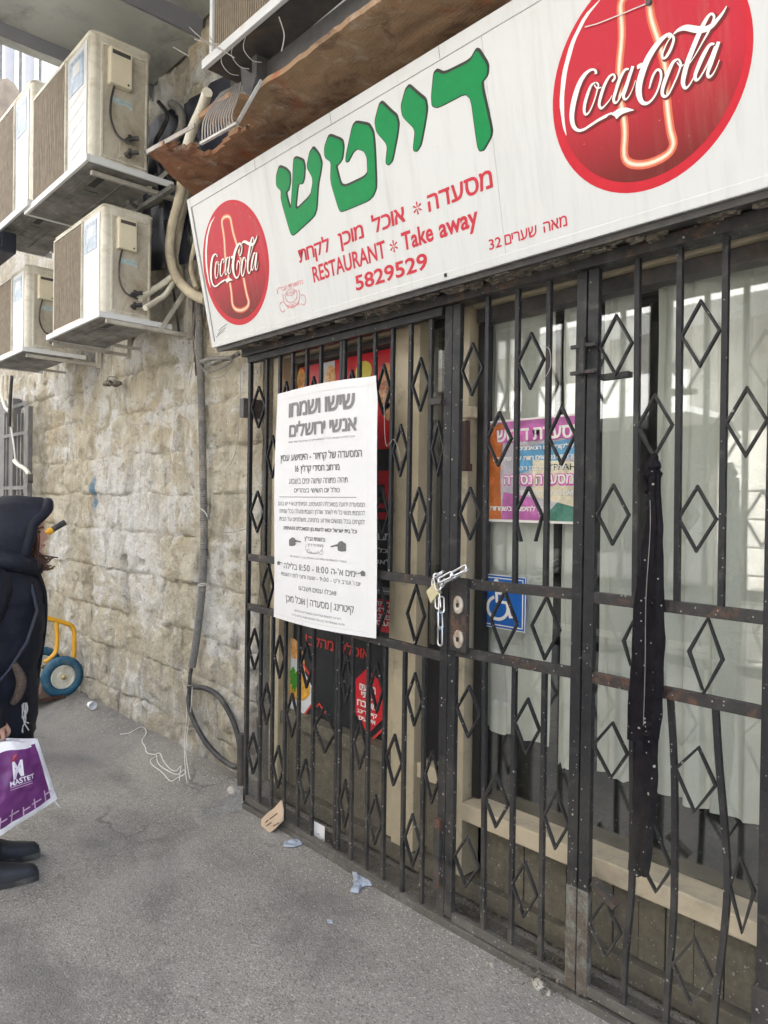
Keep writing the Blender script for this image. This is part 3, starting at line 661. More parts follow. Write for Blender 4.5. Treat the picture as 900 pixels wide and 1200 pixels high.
for tx, x0, x1, yb_, yt in (('מבצעים', 540, 640, 405, 365), ('בתי', 550, 640, 450, 415), ('מטבח', 525, 650, 500, 462), ('קייטרינג', 525, 650, 545, 522), ('אירועים', 535, 640, 590, 565)):
    p = zb(x0, yb_); q = zb(x1, yb_); t = zb(x0, yt); text_into(m, pw.pt, rtl(tx), p[0], q[0], p[1]-.005, t[1]-.005, .03, off=.004)
pbuild(m, 'white_lettering', 'white_print', vin)
m = MB(); p = zb(205, 130); q = zb(600, 215); text_into(m, pw.pt, rtl('אוכלים מהלב!'), p[0], q[0], zb(205, 130)[1]-.0, zb(205, 60)[1], .01, off=.004); pbuild(m, 'script_lettering', 'poster_script', vin)
m = MB()
for pts in ([(610, 730), (690, 655)], [(720, 325), (760, 365)], [(725, 470), (758, 440)], [(715, 640), (752, 700)], [(715, 620), (752, 560)], [(190, 580), (240, 510)], [(275, 520), (290, 500), (330, 560)], [(190, 250), (235, 330)]):
    pp = [pw.pt(*zb(*p), .0045) for p in pts]; m.ribbon([Vector(p) for p in pp], .012, .001)
pbuild(m, 'red_chevron', 'poster_script', vin)

# ---- purple party poster in the middle pane
zp = zoomer(pw, 555, 470, 4.0)
tl, tr, br, bl = zp(75, 105), zp(482, 90), zp(482, 560), zp(68, 552)
X0, X1, Z0, Z1 = tl[0], tr[0]+.03, bl[1], tl[1]
pp = thing('party_poster', 'purple and orange printed poster with white border taped inside the middle pane', 'poster', ((X0+X1)/2, PY, Z0))
for nm_, col_ in (('pp_orange', (.46, .13, .03)), ('pp_purple', (.42, .12, .34)), ('pp_teal', (.05, .17, .13)), ('pp_cream', (.62, .56, .42)), ('pp_blue', (.10, .30, .50)), ('pp_grey', (.42, .40, .44)), ('pp_magenta', (.55, .10, .40))): simple(nm_, col_, .4, .25, 24, 0, dirt=tuple(min(1, c*1.7+.04) for c in col_), dirt_amt=.5, dscale=12)
shape('paper', 'white_print', pw, [(X0-.008, Z0-.01), (X1, Z0-.01), (X1, Z1+.008), (X0-.008, Z1+.008)], .001, pp)
def U_(u, v): return (X0+(X1-X0)*u, Z0+(Z1-Z0)*v)
for nm_, mt, pts in (('picture', 'pp_grey', [(0, 0), (1, 0), (1, 1), (0, 1)]), ('orange_panel', 'pp_orange', [(0, 0), (.16, 0), (.14, .5), (.18, .98), (0, .98)]), ('purple_band', 'pp_purple', [(.1, .78), (1, .80), (1, 1), (.1, 1)]), ('blue_wash', 'pp_blue', [(.30, .45), (1, .64), (1, .80), (.32, .72)]),
                     ('cream_card', 'pp_cream', [(.50, .24), (1, .12), (1, .56), (.50, .60)]), ('purple_band', 'pp_purple', [(.16, 0), (.60, 0), (.52, .22), (.18, .28)]), ('green_panel', 'pp_teal', [(.60, 0), (1, 0), (1, .12), (.76, .18)])):
    o = shape(nm_, mt, pw, [U_(*p) for p in pts], .0014+.0002*len(nm_), pp)
def line(mt, tx, u0, u1, v0, v1, nm_, off=.006, bold=.03, par=pp, fn=U_):
    m = MB(); a = fn(u0, v0); b = fn(u1, v1); text_into(m, pw.pt, rtl(tx), a[0], b[0], a[1], b[1], bold, off=off); pbuild(m, nm_, mt, par)
for du, dv in ((.008, -.006), (-.006, .006)):
    line('pp_magenta', 'מסעדת דייטש', .10+du, 1.0+du, .80+dv, .92+dv, 'lettering_outline', .0055+dv*.01, .08)
line('white_print', 'מסעדת דייטש', .10, 1.0, .80, .92, 'lettering', .007, .03)
line('white_print', 'ללקוחותינו הנאמנים', .34, .92, .70, .745, 'lettering')
line('white_print', 'לאירועים נפלאים חוות של שידוכים', .06, 1., .60, .65, 'lettering')
line('white_print', 'שלכם באהבת רבה', .33, .85, .50, .545, 'lettering')
line('letter_black', 'HAPPY', .66, .94, .49, .55, 'lettering', .0062, .0)
line('pp_magenta', 'המסעדה נסגרה', .18, 1.0, .35, .46, 'lettering_outline', .0055, .08)
line('white_print', 'המסעדה נסגרה', .19, .99, .36, .45, 'lettering', .007, .02)
line('white_print', 'ואנו מצאנו מקום חדש', .30, .92, .25, .295, 'lettering')
line('white_print', 'נתן להיפגש בשמחות', .03, .66, .09, .145, 'lettering')
# ---- blue accessibility sign
zd = zoomer(pw, 480, 620, 3.75); a = zd(302, 175); b = zd(510, 458)
dx0, dx1, dz0, dz1 = a[0], b[0], zd(505, 455)[1], zd(505, 235)[1]
dz0 = (zd(302, 418)[1]+zd(510, 458)[1])/2; dz1 = (zd(302, 172)[1]+zd(510, 235)[1])/2
dis = thing('accessibility_sign', 'blue square wheelchair sign stuck on the lower middle pane', 'sign', ((dx0+dx1)/2, PY, dz0))
W_, H_ = dx1-dx0, dz1-dz0
def V_(u, v): return (dx0+W_*u, dz0+H_*v)
shape('plate', 'sign_blue', pw, [V_(0, 0), V_(1, 0), V_(1, 1), V_(0, 1)], .002, dis, .003)
m = MB()
for o_, i_ in (((0, 0, 1, 1), (.015, .015, .985, .985)), ((.05, .05, .95, .95), (.07, .07, .93, .93))):
    P = [V_(o_[0], o_[1]), V_(o_[2], o_[1]), V_(o_[2], o_[3]), V_(o_[0], o_[3])]; Q = [V_(i_[0], i_[1]), V_(i_[2], i_[1]), V_(i_[2], i_[3]), V_(i_[0], i_[3])]
    for i in range(4): m.poly([pw.pt(*p, .003) for p in (P[i], P[(i+1) % 4], Q[(i+1) % 4], Q[i])])
pbuild(m, 'white_border', 'white_print', dis)
m = MB(); m.poly([pw.pt(*p, .0035) for p in circ(V_(.40, .86), W_*.055, W_*.055)])
m.ribbon([pw.pt(*V_(.40, .78), .0036), pw.pt(*V_(.42, .50), .0036), pw.pt(*V_(.62, .50), .0036), pw.pt(*V_(.70, .24), .0036), pw.pt(*V_(.80, .27), .0036)], W_*.06, .0006)
m.ribbon([pw.pt(*V_(.41, .66), .0039), pw.pt(*V_(.60, .66), .0039)], W_*.045, .0006)
arc = [V_(.44+.21*math.cos(t), .38+.21*math.sin(t)) for t in [math.radians(110+i*250/20) for i in range(21)]]
m.ribbon([pw.pt(*p, .0042) for p in arc], W_*.055, .0006); pbuild(m, 'wheelchair_symbol', 'white_print', dis)
# ================================================================== THE IRON GATE (plane y = 0)
gp = 'gate_paint'
def V3(px, py, y=0.): return at(px, py, 'y', y)
def hbar(px0, py0, px1, py1, h, name, parent, y=0., d=.02, mt=gp, ext=0):
    a, b = V3(px0, py0, y-d/2), V3(px1, py1, y-d/2); a.y = b.y = y
    m = MB(); m.bar(a, b, h, d); return m.build(name, mt, parent, bevel=.0015)
def vbar(x0, x1, z0, z1, name, parent, y=0., d=.03, mt=gp):
    m = MB(); m.box((x0, y-d/2, z0), (x1, y+d/2, z1)); return m.build(name, mt, parent, bevel=.0015)
gf = thing('gate_frame', 'black painted iron head beam and threshold framing the gates', 'gate frame', (-2, 0, 0))
m = MB(); m.box((-3.36, -.03, 2.365), (-.5, .05, 2.405)); m.build('head_beam', 'gate_paint_worn', gf, bevel=.003)
m = MB(); m.box((-3.40, -.06, 2.409), (-.5, .13, 2.47)); m.build('head_angle', 'gate_paint_worn', gf, bevel=.003)
m = MB()
for i in range(150):       # crumbled mortar packed over the beam
    x = random.uniform(-3.4, -.6); r = random.uniform(.008, .03); y = random.uniform(-.10, -.04); z = 2.405+random.uniform(-.008, .012)
    vs = [(x+r*random.uniform(.6, 1.3)*a, y+r*random.uniform(.5, 1)*b, z+r*.5*random.uniform(.6, 1.2)*c) for a, b, c in ((-1, -1, -1), (1, -1, -1), (1, 1, -1), (-1, 1, -1), (-1, -1, 1), (1, -1, 1), (1, 1, 1), (-1, 1, 1))]
    m.add(vs, [(0, 3, 2, 1), (4, 5, 6, 7), (0, 1, 5, 4), (1, 2, 6, 5), (2, 3, 7, 6), (3, 0, 4, 7)])
o = m.build('mortar_crumbs', 'litter', gf); o['kind'] = 'stuff'
m = MB(); m.box((-3.33, -.02, -.02), (-.5, .12, .022)); m.build('threshold', 'dusty_rail', gf, bevel=.004)
ZT = 2.362
def dia(px, py, xa, xb, hh, parent, y=0., tilt=0.):
    """flat-bar diamond between the bars whose faces stand at xa and xb"""
    c = V3(px, py, y-.012); cx = (xa+xb)/2; w = (xb-xa)/2; t = .0062; d = .0142
    z = c.z; m = MB(); outer = [(cx, z+hh), (xb, z), (cx, z-hh), (xa, z)]
    k = t*math.hypot(w, hh); ix, iz = w-k/hh, hh-k/w; inner = [(cx, z+iz), (cx+ix, z), (cx, z-iz), (cx-ix, z)]
    def R(p, yy):
        a = tilt; dx, dz = p[0]-cx, p[1]-z; return (cx+dx*math.cos(a)-dz*math.sin(a), yy, z+dx*math.sin(a)+dz*math.cos(a))
    vs = [R(p, y-d/2) for p in outer]+[R(p, y-d/2) for p in inner]+[R(p, y+d/2) for p in outer]+[R(p, y+d/2) for p in inner]
    fs = []
    for i in range(4):
        j = (i+1) % 4; fs += [(i, j, 4+j, 4+i), (8+i, 12+i, 12+j, 8+j), (i, 8+i, 8+j, j), (4+i, 4+j, 12+j, 12+i)]
    m.add(vs, fs); return m.build('diamond', gp, parent)
# ---------- left fixed gate: sags a little at its right end
XA, XB = -3.317, -1.885
def rail_z(x, r):      # measured: rails drop towards the right post
    t = (x-XA)/(XB-XA)
    return {'1': V3(294, 653).z*(1-t)+V3(515, 683).z*t, '2': V3(294, 711).z*(1-t)+V3(516, 769).z*t, 'b': V3(287, 934).z*(1-t)+V3(518, 1079).z*t}[r]
lg = thing('left_gate', 'wide black iron gate with diamonds behind the white notice', 'gate', (-2.6, 0, 0), group='diamond pattern iron gates of the shop')
def gate_rails(parent, x0, x1, zf, mt=gp):
    for r, h in (('1', .036), ('2', .036), ('b', .034)):
        m = MB(); m.bar((x0, 0, zf(x0, r)), (x1, 0, zf(x1, r)), h, .020); m.build('rail' if r != 'b' else 'bottom_rail', 'gate_paint_worn' if r != 'b' else 'dusty_rail', parent, bevel=.002)
gate_rails(lg, XA, XB, rail_z)
m = MB(); m.box((XA, -.019, 2.33), (XB-.05, .019, 2.362)); m.build('top_rail', gp, lg, bevel=.0015)
sl_, sr_ = (-3.322, -3.300), (-1.927, -1.888)
vbar(*sl_, .03, ZT, 'stile', lg, d=.020); vbar(*sr_, rail_z(XB, 'b')-.02, ZT, 'stile', lg, d=.022, mt=gp)
mc_ = V3(400, 600).x; mid0 = (mc_-.018, mc_+.018); vbar(mid0[0], (mid0[0]+mid0[1])/2-.0015, .05, ZT, 'mid_stile', lg, d=.018); vbar((mid0[0]+mid0[1])/2+.0015, mid0[1], .05, ZT, 'mid_stile', lg, d=.017)
LBt = [V3(p, 430).x for p in (313.5, 328.5, 343.5, 360, 376.5)]; RBt = [V3(p, 425).x for p in (421.5, 440, 460.5, 481.5, 505.5)]
LBb = [V3(p, 780).x for p in (306, 320, 335, 351, 368)]; RBb = [V3(p, 790).x for p in (414, 432.5, 452, 475, 498)]
bw = .0165; bd = .0078
def bars(xs_t, xs_b, z1, z2, zb_, ztop, parent):
    for xt, xb in zip(xs_t, xs_b):
        m = MB(); m.box((xt-bw/2, -bd, z1(xt)), (xt+bw/2, bd, ztop)); m.build('bar', gp, parent, bevel=.0015)
        m = MB(); m.bar((xb, 0, zb_(xb)), (xb-.002, 0, z2(xb)), bw, .0156); m.build('bar', gp, parent, bevel=.0015)
bars(LBt+RBt, LBb+RBb, lambda x: rail_z(x, '1')+.018, lambda x: rail_z(x, '2')-.018, lambda x: rail_z(x, 'b')+.017, 2.33, lg)
gl_t = [sl_[1]]+LBt+[mid0[0]]; gr_t = [mid0[1]]+RBt+[sr_[0]]; gl_b = [sl_[1]]+LBb+[mid0[0]]; gr_b = [mid0[1]]+RBb+[sr_[0]]
def gap(xs, i, n): return xs[i]+(bw/2 if i > 0 else 0), xs[i+1]-(bw/2 if i+1 < n-1 else 0)
HH = .109
def z_at_row(ref): return lambda i: None
rows_t = [(2.075, 0), (1.865, 1), (1.655, 0)]
def rowz(px, py): return V3(px, py, -.012).z
zr = [rowz(492, 450.5), rowz(511.5, 525.5), rowz(486.6, 602)]; zl_ = [rowz(304.5, 476), rowz(318, 534.5), rowz(301.5, 600)]
def diaz(z, xa, xb, hh, parent, tilt=0.):
    p = MB(); cx = (xa+xb)/2; q = cx
    c = Vector((cx, -.012, z)); d = c-CAM; k = d.dot(_f); px = 450+F*d.dot(RX)/k; py = 600-F*d.dot(UX)/k
    return dia(px, py, xa, xb, hh, parent, 0., tilt)
for r in range(3):
    for side, xsx in ((0, gl_t), (1, gr_t)):
        for i in range(6):
            if i % 2 != (0 if r != 1 else 1): continue
            xa, xb = gap(xsx, i, 7); t = ((xa+xb)/2-XA)/(XB-XA); diaz(zl_[r]*(1-t)+zr[r]*t, xa, xb, HH, lg)
for side, xsx in ((0, gl_b), (1, gr_b)):      # between the rails: every second gap, touching both rails
    for i in (1, 3, 5) if side == 0 else (1, 3, 4):
        if side == 1 and i in (1,): continue
    lst = {0: (1, 3, 5), 1: (0, 2, 4)}[side]
    for i in lst:
        xa, xb = gap(xsx, i, 7); c = (xa+xb)/2; zz = (rail_z(c, '1')+rail_z(c, '2'))/2; hh = (rail_z(c, '1')-rail_z(c, '2'))/2-.018; diaz(zz, c-.052, c+.052, hh, lg)
zr = [rowz(483.6, 821), rowz(505.5, 912.5), rowz(477, 983)-.01]; zl_ = [rowz(297, 761), rowz(310.5, 824), rowz(297, 884)]
for r in range(3):
    for side, xsx in ((0, gl_b), (1, gr_b)):
        for i in range(6):
            if i % 2 != (0 if r != 1 else 1): continue
            xa, xb = gap(xsx, i, 7); t = ((xa+xb)/2-XA)/(XB-XA); diaz(zl_[r]*(1-t)+zr[r]*t, xa, xb, HH, lg, random.uniform(-.02, .02))
a = V3(288, 478); m = MB(); m.box((a.x-.03, -.02, a.z-.05), (a.x+.01, .10, a.z+.05)); m.build('wall_bracket', 'dark_metal', lg, bevel=.003)
a = V3(516, 471); m = MB(); m.box((a.x-.03, -.03, a.z-.012), (a.x+.03, -.022, a.z+.012)); m.build('patch_plate', 'gate_paint_worn', lg, bevel=.001)
a0, a1 = V3(523, 960), V3(523, 1040); m = MB(); m.box((sr_[0]-.004, -.03, a1.z), (sr_[0]+.028, .02, a0.z)); m.build('rusted_sleeve', 'gate_paint_worn', lg, bevel=.006)
# ---------- middle and right doors
def door(label, xs0, xs1, r1, r2, rb, bar_paths_top, bar_paths_low, group='diamond pattern iron gates of the shop'):
    t = thing('gate_door', label, 'gate', ((xs0[0]+xs1[1])/2, 0, 0), group=group)
    vbar(*xs0, .035, ZT, 'stile', t, d=.022); vbar(*xs1, .035, ZT, 'stile', t, d=.022)
    for nm_, (p, q), h in (('rail', r1, .036), ('rail', r2, .036), ('bottom_rail', rb, .034)):
        a = V3(*p); b = V3(*q); a.x = xs0[1]; b.x = xs1[0]; m = MB(); m.bar(a, b, h, .020); m.build(nm_, 'gate_paint_worn' if nm_ == 'rail' else 'dusty_rail', t, bevel=.002)
    return t
mx0 = (-1.885, -1.848); mx1 = (V3(672, 700).x, V3(683.6, 700).x); rx0 = (V3(685.6, 700).x, V3(697.5, 700).x); rx1 = (V3(896, 719).x, V3(896, 719).x+.05)
md = door('narrow middle iron gate door with the lock plate and broken diamond', mx0, mx1, ((545, 684), (671, 696)), ((545, 765), (671, 788)), ((531, 1074), (671, 1152)), None, None)
rd = door('rightmost iron gate door with bent bars and the black fabric tied on it', rx0, rx1, ((698, 700), (896, 724)), ((698, 794), (894, 835)), ((690, 1160), (890, 1272)), None, None)
def bar_path(pts, parent, z_lo=None, z_hi=None):
    P = [V3(*p, -.012) for p in pts]
    for p in P: p.y = 0
    if z_hi is not None: P[0].z = z_hi
    if z_lo is not None: P[-1].z = z_lo
    m = MB(); m.ribbon(spline(P, 4) if len(P) > 2 else P, bw, .0156); return m.build('bar', gp, parent, fixn=True)
for t_, b_, l0, l1 in (((570, 350), (566, 680), (566, 768), (564, 1098)), ((605, 350), (601, 686), (601, 775), (596, 1115)), ((642, 340), (637, 690), (636, 782), (631, 1133))):
    bar_path([t_, b_], md, None, 2.362); bar_path([l0, l1], md)
for pts in ([(745.5, 320), (742, 702)], [(795, 310), (791, 708)], [(849, 300), (843, 715)]): bar_path(pts, rd, None, 2.362)
bar_path([(738, 803), (739, 900), (739, 1000), (737, 1060), (731, 1120), (728, 1188)], rd)
bar_path([(783, 812), (788, 900), (788.5, 1000), (787, 1080), (782, 1140), (778, 1200), (777, 1217)], rd)
bar_path([(836, 823), (841, 900), (848, 980), (850.5, 1040), (845, 1110), (837, 1170), (832, 1248)], rd)
mt_x = [mx0[1]]+[V3(p, 420).x for p in (569, 604, 641)]+[mx1[0]]; ml_x = [mx0[1]]+[V3(p, 900).x for p in (565.5, 599.5, 635)]+[mx1[0]]
rt_x = [rx0[1]]+[V3(p, 420).x for p in (744.5, 794, 848)]+[rx1[0]]
for px, py, i, xs_ in ((553, 432, 0, mt_x), (622, 422, 2, mt_x), (585, 514, 1, mt_x), (659, 510, 3, mt_x), (552, 602, 0, mt_x), (549, 835, 0, ml_x), (616, 852, 2, ml_x), (579, 939, 1, ml_x), (651, 963, 3, ml_x), (547, 1012, 0, ml_x), (613, 1044, 2, ml_x)):
    xa, xb = gap(xs_, i, 5); dia(px, py, xa, xb, .100, md, 0, random.uniform(-.02, .02))
# broken diamond: its two lower legs end in the air
xa, xb = gap(mt_x, 2, 5); c = V3(618, 604, -.012); cx = (xa+xb)/2
m = MB(); m.ribbon([(cx, 0, c.z+.100), (xa, 0, c.z), (xa+.03, 0, c.z-.092)], .0062, .0142); m.ribbon([(cx, 0.0, c.z+.100), (xb, 0, c.z), (xb-.026, 0, c.z-.088)], .0062, .0146); o = m.build('diamond', gp, md); o['label'] = 'broken diamond open at the bottom'
for px, py, hw in ((588, 729, .062), (637, 736, .060)):
    c = V3(px, py, -.012); zt_, zb_ = V3(px, 692 if px < 600 else 699).z, V3(px, 768 if px < 600 else 776).z; dia(px, py, c.x-hw, c.x+hw, (zt_-zb_)/2, md, 0, -.02)
for px, py, i in ((719.5, 404, 0), (819, 390, 2), (765.5, 499, 1), (871.5, 494, 3), (716, 603, 0), (813.6, 608, 2)):
    xa, xb = gap(rt_x, i, 5); dia(px, py, xa, xb, .098, rd)
def dia_px(T, R, B, L, parent):
    P = [V3(*p, -.01) for p in (T, R, B, L)]
    for p in P: p.y = 0
    m = MB(); c = sum(P, Vector())/4
    vs = []; 
    for yy in (-.0065, .0065):
        for k in (1., .0):
            for p in P:
                q = p if k else c+(p-c)*(1-.006/ (p-c).length*1.5); vs.append((q.x, yy, q.z))
    fs = []
    for i in range(4):
        j = (i+1) % 4; fs += [(i, j, 4+j, 4+i), (8+i, 12+i, 12+j, 8+j), (i, 8+i, 8+j, j), (4+i, 4+j, 12+j, 12+i)]
    m.add(vs, fs); m.build('diamond', gp, parent)
dia_px((740, 727), (754, 757), (737, 781), (727.5, 751), rd); dia_px((828, 723), (847, 774), (823, 815), (804, 763), rd)
dia_px((716, 846), (735, 885), (714, 914), (692, 873), rd); dia_px((817, 875), (839, 922), (812, 954), (788, 901), rd)
dia_px((765, 968), (787, 1020), (767, 1048), (744, 1005), rd); dia_px((866, 1004), (884, 1047), (868, 1096), (851, 1037), rd)
dia_px((707, 1054), (727, 1095), (708, 1124), (687, 1083), rd); dia_px((812, 1100), (834, 1147), (808, 1180), (785, 1130), rd)
# hinge sleeves and stripped feet at the meeting stiles
for (xa, xb) in (mx1, rx0):
    m = MB(); m.box((xa-.001, -.014, .03), (xb+.001, .014, V3(680, 1040).z)); m.build('stripped_foot', 'stripped_paint', md if xa == mx1[0] else rd, bevel=.003)
for pz in (405, 436): 
    a = V3(684, pz, -.03); m = MB(); m.box((mx1[0]-.006, -.034, a.z-.006), (rx0[1]+.004, -.022, a.z+.006)); m.build('hinge_plate', 'gate_paint_worn', md, bevel=.001)
m = MB(); a0, a1 = V3(684, 398), V3(684, 440); m.tube([(mx1[1]+.001, -.032, a1.z), (mx1[1]+.001, -.032, a0.z)], .011, 10, smooth=False); m.build('hinge', 'gate_paint_worn', md)
a = V3(710, 440, -.0); m = MB(); m.box((rx0[1], .0, a.z-.012), (rx0[1]+.10, .03, a.z+.006)); m.build('latch_bracket', gp, rd, bevel=.001)
m = MB(); a = V3(702, 1046, -.01); m.bar(a+Vector((-.02, 0, .03)), a+Vector((.06, 0, -.02)), .02, .03); m.build('latch_bracket', 'gate_paint_worn', rd)
a = V3(884, 1148); m = MB(); m.box((rx1[0]-.004, -.03, 0), (rx1[1]+.02, .03, a.z)); m.build('stripped_foot', 'gate_paint_worn', rd, bevel=.003)
# ---------- lock plate with two keyhole escutcheons on the middle door
a = V3(532, 678, -.025); b = V3(551, 765, -.025)
lp = MB(); lp.box((-1.86, -.028, b.z-.005), (V3(553, 700).x, -.010, a.z+.005)); lpo = lp.build('lock_plate', 'gate_paint_worn', md, bevel=.002)
for px, py in ((537, 709), (537, 749)):
    c = V3(px, py, -.03); m = MB(); m.loft([[(c.x+r*.8*math.cos(t)*k, -.028-dy, c.z+r*1.15*math.sin(t)*k) for t in [i*2*math.pi/20 for i in range(20)]] for r, dy, k in ((.030, 0, 1), (.029, .005, 1), (.018, .008, 1), (.014, .006, 1))])
    eo = m.build('escutcheon', 'lock_face', lpo); m = MB(); m.loft([[(c.x+.006*math.cos(t), -.0375+dy, c.z+.009*math.sin(t)) for t in [i*2*math.pi/10 for i in range(10)]] for dy in (0, .004)]); m.build('keyhole', 'black', lpo)
# thin wires twisted on the bars
for k, pts in enumerate(([(450, 458), (452, 520), (462, 515), (470, 540)], [(600, 415), (598, 440), (603, 462), (600, 480)], [(636, 405), (644, 410), (645, 430), (637, 445)])):
    m = MB(); m.tube([V3(*p, -.018) for p in pts], .0012, 5); o = m.build('binding_wire', 'wire_grey'); tag(o, ('thin wire twisted round a bar above the notice corner', 'thin wire loop round the bar left of the upper diamond in the middle gate', 'thin wire loop on the bar right of the upper diamond in the middle gate')[k], 'wire')
# ---------- chain and padlock
lk = zoomer(Plane((0, -.05, 0), (1, 0, 0), (0, 0, 1)), 490, 655, 10.435)
chain = thing('chain', 'bright steel chain looped round the meeting gate posts', 'chain', tuple(at(515, 680, 'y', -.05)))
def link(c, d, L=.045, Wd=.021, r=.0034, roll=0., y=-.05):
    d = Vector(d).normalized(); n = Vector((0, -1, 0)); n = (n-d*n.dot(d)).normalized(); sd = d.cross(n); a = math.cos(roll)*sd+math.sin(roll)*n
    pts = []
    for i in range(16):
        t = 2*math.pi*i/16; h = L/2-Wd/2; pts.append(c+a*(Wd/2*math.cos(t))+d*(Wd/2*math.sin(t)+(h if math.sin(t) >= 0 else -h)))
    m = MB(); m.tube(pts, r, 7, closed=True, smooth=False); return m.build('link', 'steel', chain)
def PZ(x, y, yy=-.05): return at(490+x/10.435, 655+y/10.435, 'y', yy)
for (x0, y0), (x1, y1), roll, yy in (((230, 400), (245, 610), .3, -.055), ((285, 460), (285, 660), 1.0, -.05), ((268, 640), (275, 860), 1.5, -.052), ((268, 830), (268, 1060), .05, -.055),
                                     ((215, 180), (250, 380), .8, -.06), ((250, 270), (420, 180), .3, -.065), ((330, 290), (470, 210), 1.2, -.07), ((400, 200), (590, 100), .4, -.06), ((450, 230), (610, 130), 1.1, -.055), ((290, 340), (330, 250), .5, -.062), ((240, 200), (300, 160), 1., -.055)):
    a, b = PZ(x0, y0, yy), PZ(x1, y1, yy); link((a+b)/2, b-a, max(.034, (b-a).length), .021, .0036, roll)
for k in range(5):      # the run that passes behind the posts
    c = Vector((-1.93+.032*k, .035, PZ(200, 300).z+.004*(k % 2))); link(c, (1, 0, .1), .042, .02, .0034, (k % 2)*1.4)
pl = thing('padlock', 'brass padlock hanging from the chain left of the lock plate', 'padlock', tuple(PZ(155, 410)))
c = [PZ(*p, -.062) for p in ((95, 400), (190, 290), (245, 420), (150, 545))]
m = MB(); m.poly(c, (0, .022, 0)); m.build('body', 'padlock_brass', pl, bevel=.003)
m = MB(); p, q = PZ(170, 320, -.05), PZ(225, 380, -.05); top = PZ(215, 215, -.05)
m.tube([p, p.lerp(top, .5)+Vector((-.006, 0, .004)), top, q.lerp(top, .5)+Vector((.010, 0, .006)), q], .0036, 8); m.build('shackle', 'steel', pl)
# ---------- black fabric strap knotted on the right door
st = thing('fabric_strip', 'long dirty black fabric strip knotted to a diamond of the right gate', 'fabric', tuple(V3(762, 540, -.02)))
def strip_rings(rows):
    rings = []
    for y, xl_, xr2, th in rows:
        a, b = V3(xl_, y, -.035), V3(xr2, y, -.035); ring = []
        for i in range(14):
            t = 2*math.pi*i/14; u = .5-.5*math.cos(t); s = math.sin(t)
            p = a.lerp(b, u); fold = .007*math.sin(u*9.5+y*.004) + .0035*math.sin(y*.5+4*noise.noise(Vector((u*4, y*.02, 1))))*s + .003*noise.noise(Vector((u*6, y*.05, 0))); p.y = -.035 - th*s*.5 + fold
            p.x += .006*noise.noise(Vector((y*.03, u*2, 5))); ring.append(p)
        rings.append(ring)
    return rings
rows = []; ctrl = [(552, 763, 775, .03), (575, 760, 776, .028), (600, 757, 777, .022), (640, 751, 778, .016), (700, 743, 779, .016), (760, 740, 779, .016), (800, 738, 778, .018), (840, 735, 776, .018), (866, 735, 772, .018), (869, 742, 771, .014), (920, 742, 770, .013), (980, 739, 765, .013), (1018, 738, 762, .012), (1027, 747, 760, .008)]
for i in range(len(ctrl)-1):
    for k in range(5):
        t = k/5; rows.append(tuple(ctrl[i][j]*(1-t)+ctrl[i+1][j]*t for j in range(4)))
rows.append(ctrl[-1]); m = MB(); m.loft(strip_rings(rows)); m.build('hanging_end', 'strap_fabric', st)
m = MB(); a = V3(768, 545, -.03)
rk = []
for i in range(11):
    v = i/10; z = a.z+.035-.10*v; r = .024*math.sin(math.pi*min(.97, max(.06, v)))**.6*(1+.18*math.sin(i*2.2)); rk.append([(a.x-.006+r*math.cos(t)*(1+.12*math.sin(3*t+i)), -.03+r*.85*math.sin(t), z) for t in [k*2*math.pi/14 for k in range(14)]])
m.loft(rk); m.tube([a+Vector((.0, .0, .03)), a+Vector((-.018, -.01, -.01)), a+Vector((-.03, .005, -.055)), a+Vector((-.022, 0, -.08))], .010, 8); m.build('knot', 'strap_fabric', st)
m = MB(); m.tube([V3(761, 566, -.047), V3(762, 620, -.049), V3(757, 700, -.05), V3(756, 780, -.05), V3(754, 850, -.05)], .0012, 5); m.build('seam', 'hose_grey', st)

# ================================================================== WHITE NOTICE
np_ = Plane((0, -.032, 0), (1, 0, 0), (0, 0, 1))
nx0, nx1, nz0, nz1 = -3.028, -2.279, 1.038, 2.137
def sheet(a, b, off=0.):
    u = (a-nx0)/(nx1-nx0); v = (b-nz0)/(nz1-nz0)
    y = -.030 - .016*math.sin(math.pi*u)*(.3+.7*v) - .010*math.sin(u*5+v*4)*.5 - .02*max(0, .08-v)*4*math.sin(math.pi*u) - .012*sstep(.93, 1, u)*sstep(.9, 1, v)
    x = a + (.006*math.sin(v*7) if u < .5 else .003*math.sin(v*5))*abs(u-.5)*2; z = b + .008*math.sin(math.pi*u)*(1 if v > .5 else -1)*(abs(v-.5)*2)**3 
    return Vector((x, y-off, z))
nt = thing('notice', 'large white printed cloth notice tied on the left gate', 'notice', (-2.65, -.03, nz0))
m = MB(); N1, N2 = 40, 50; vs = [sheet(nx0+(nx1-nx0)*i/N1, nz0+(nz1-nz0)*j/N2, o_) for o_ in (0., -.0015) for j in range(N2+1) for i in range(N1+1)]; k = N1+1; q = k*(N2+1)
fs = [(j*k+i, j*k+i+1, (j+1)*k+i+1, (j+1)*k+i) for j in range(N2) for i in range(N1)]; m.add(vs, fs+[tuple(x+q for x in f[::-1]) for f in fs]); m.build('sheet', 'banner', nt, fixn=False, smooth=True)
zn = zoomer(np_, 300, 430, 3.6375)
def nline(tx, xl_, xr2, ybl, ybr, h, mt='print_grey', bold=.0, nm_='lettering'):
    a = zn(xl_, ybl); b = zn(xr2, ybr); sc = .00345*(1.0)
    t = zn(xl_, ybl-h); z0 = (a[1]+b[1])/2; mm = MB(); text_into(mm, sheet, rtl(tx), a[0], b[0], z0, z0+(t[1]-a[1]), bold, off=.0018)
    pbuild(mm, nm_, mt, nt)
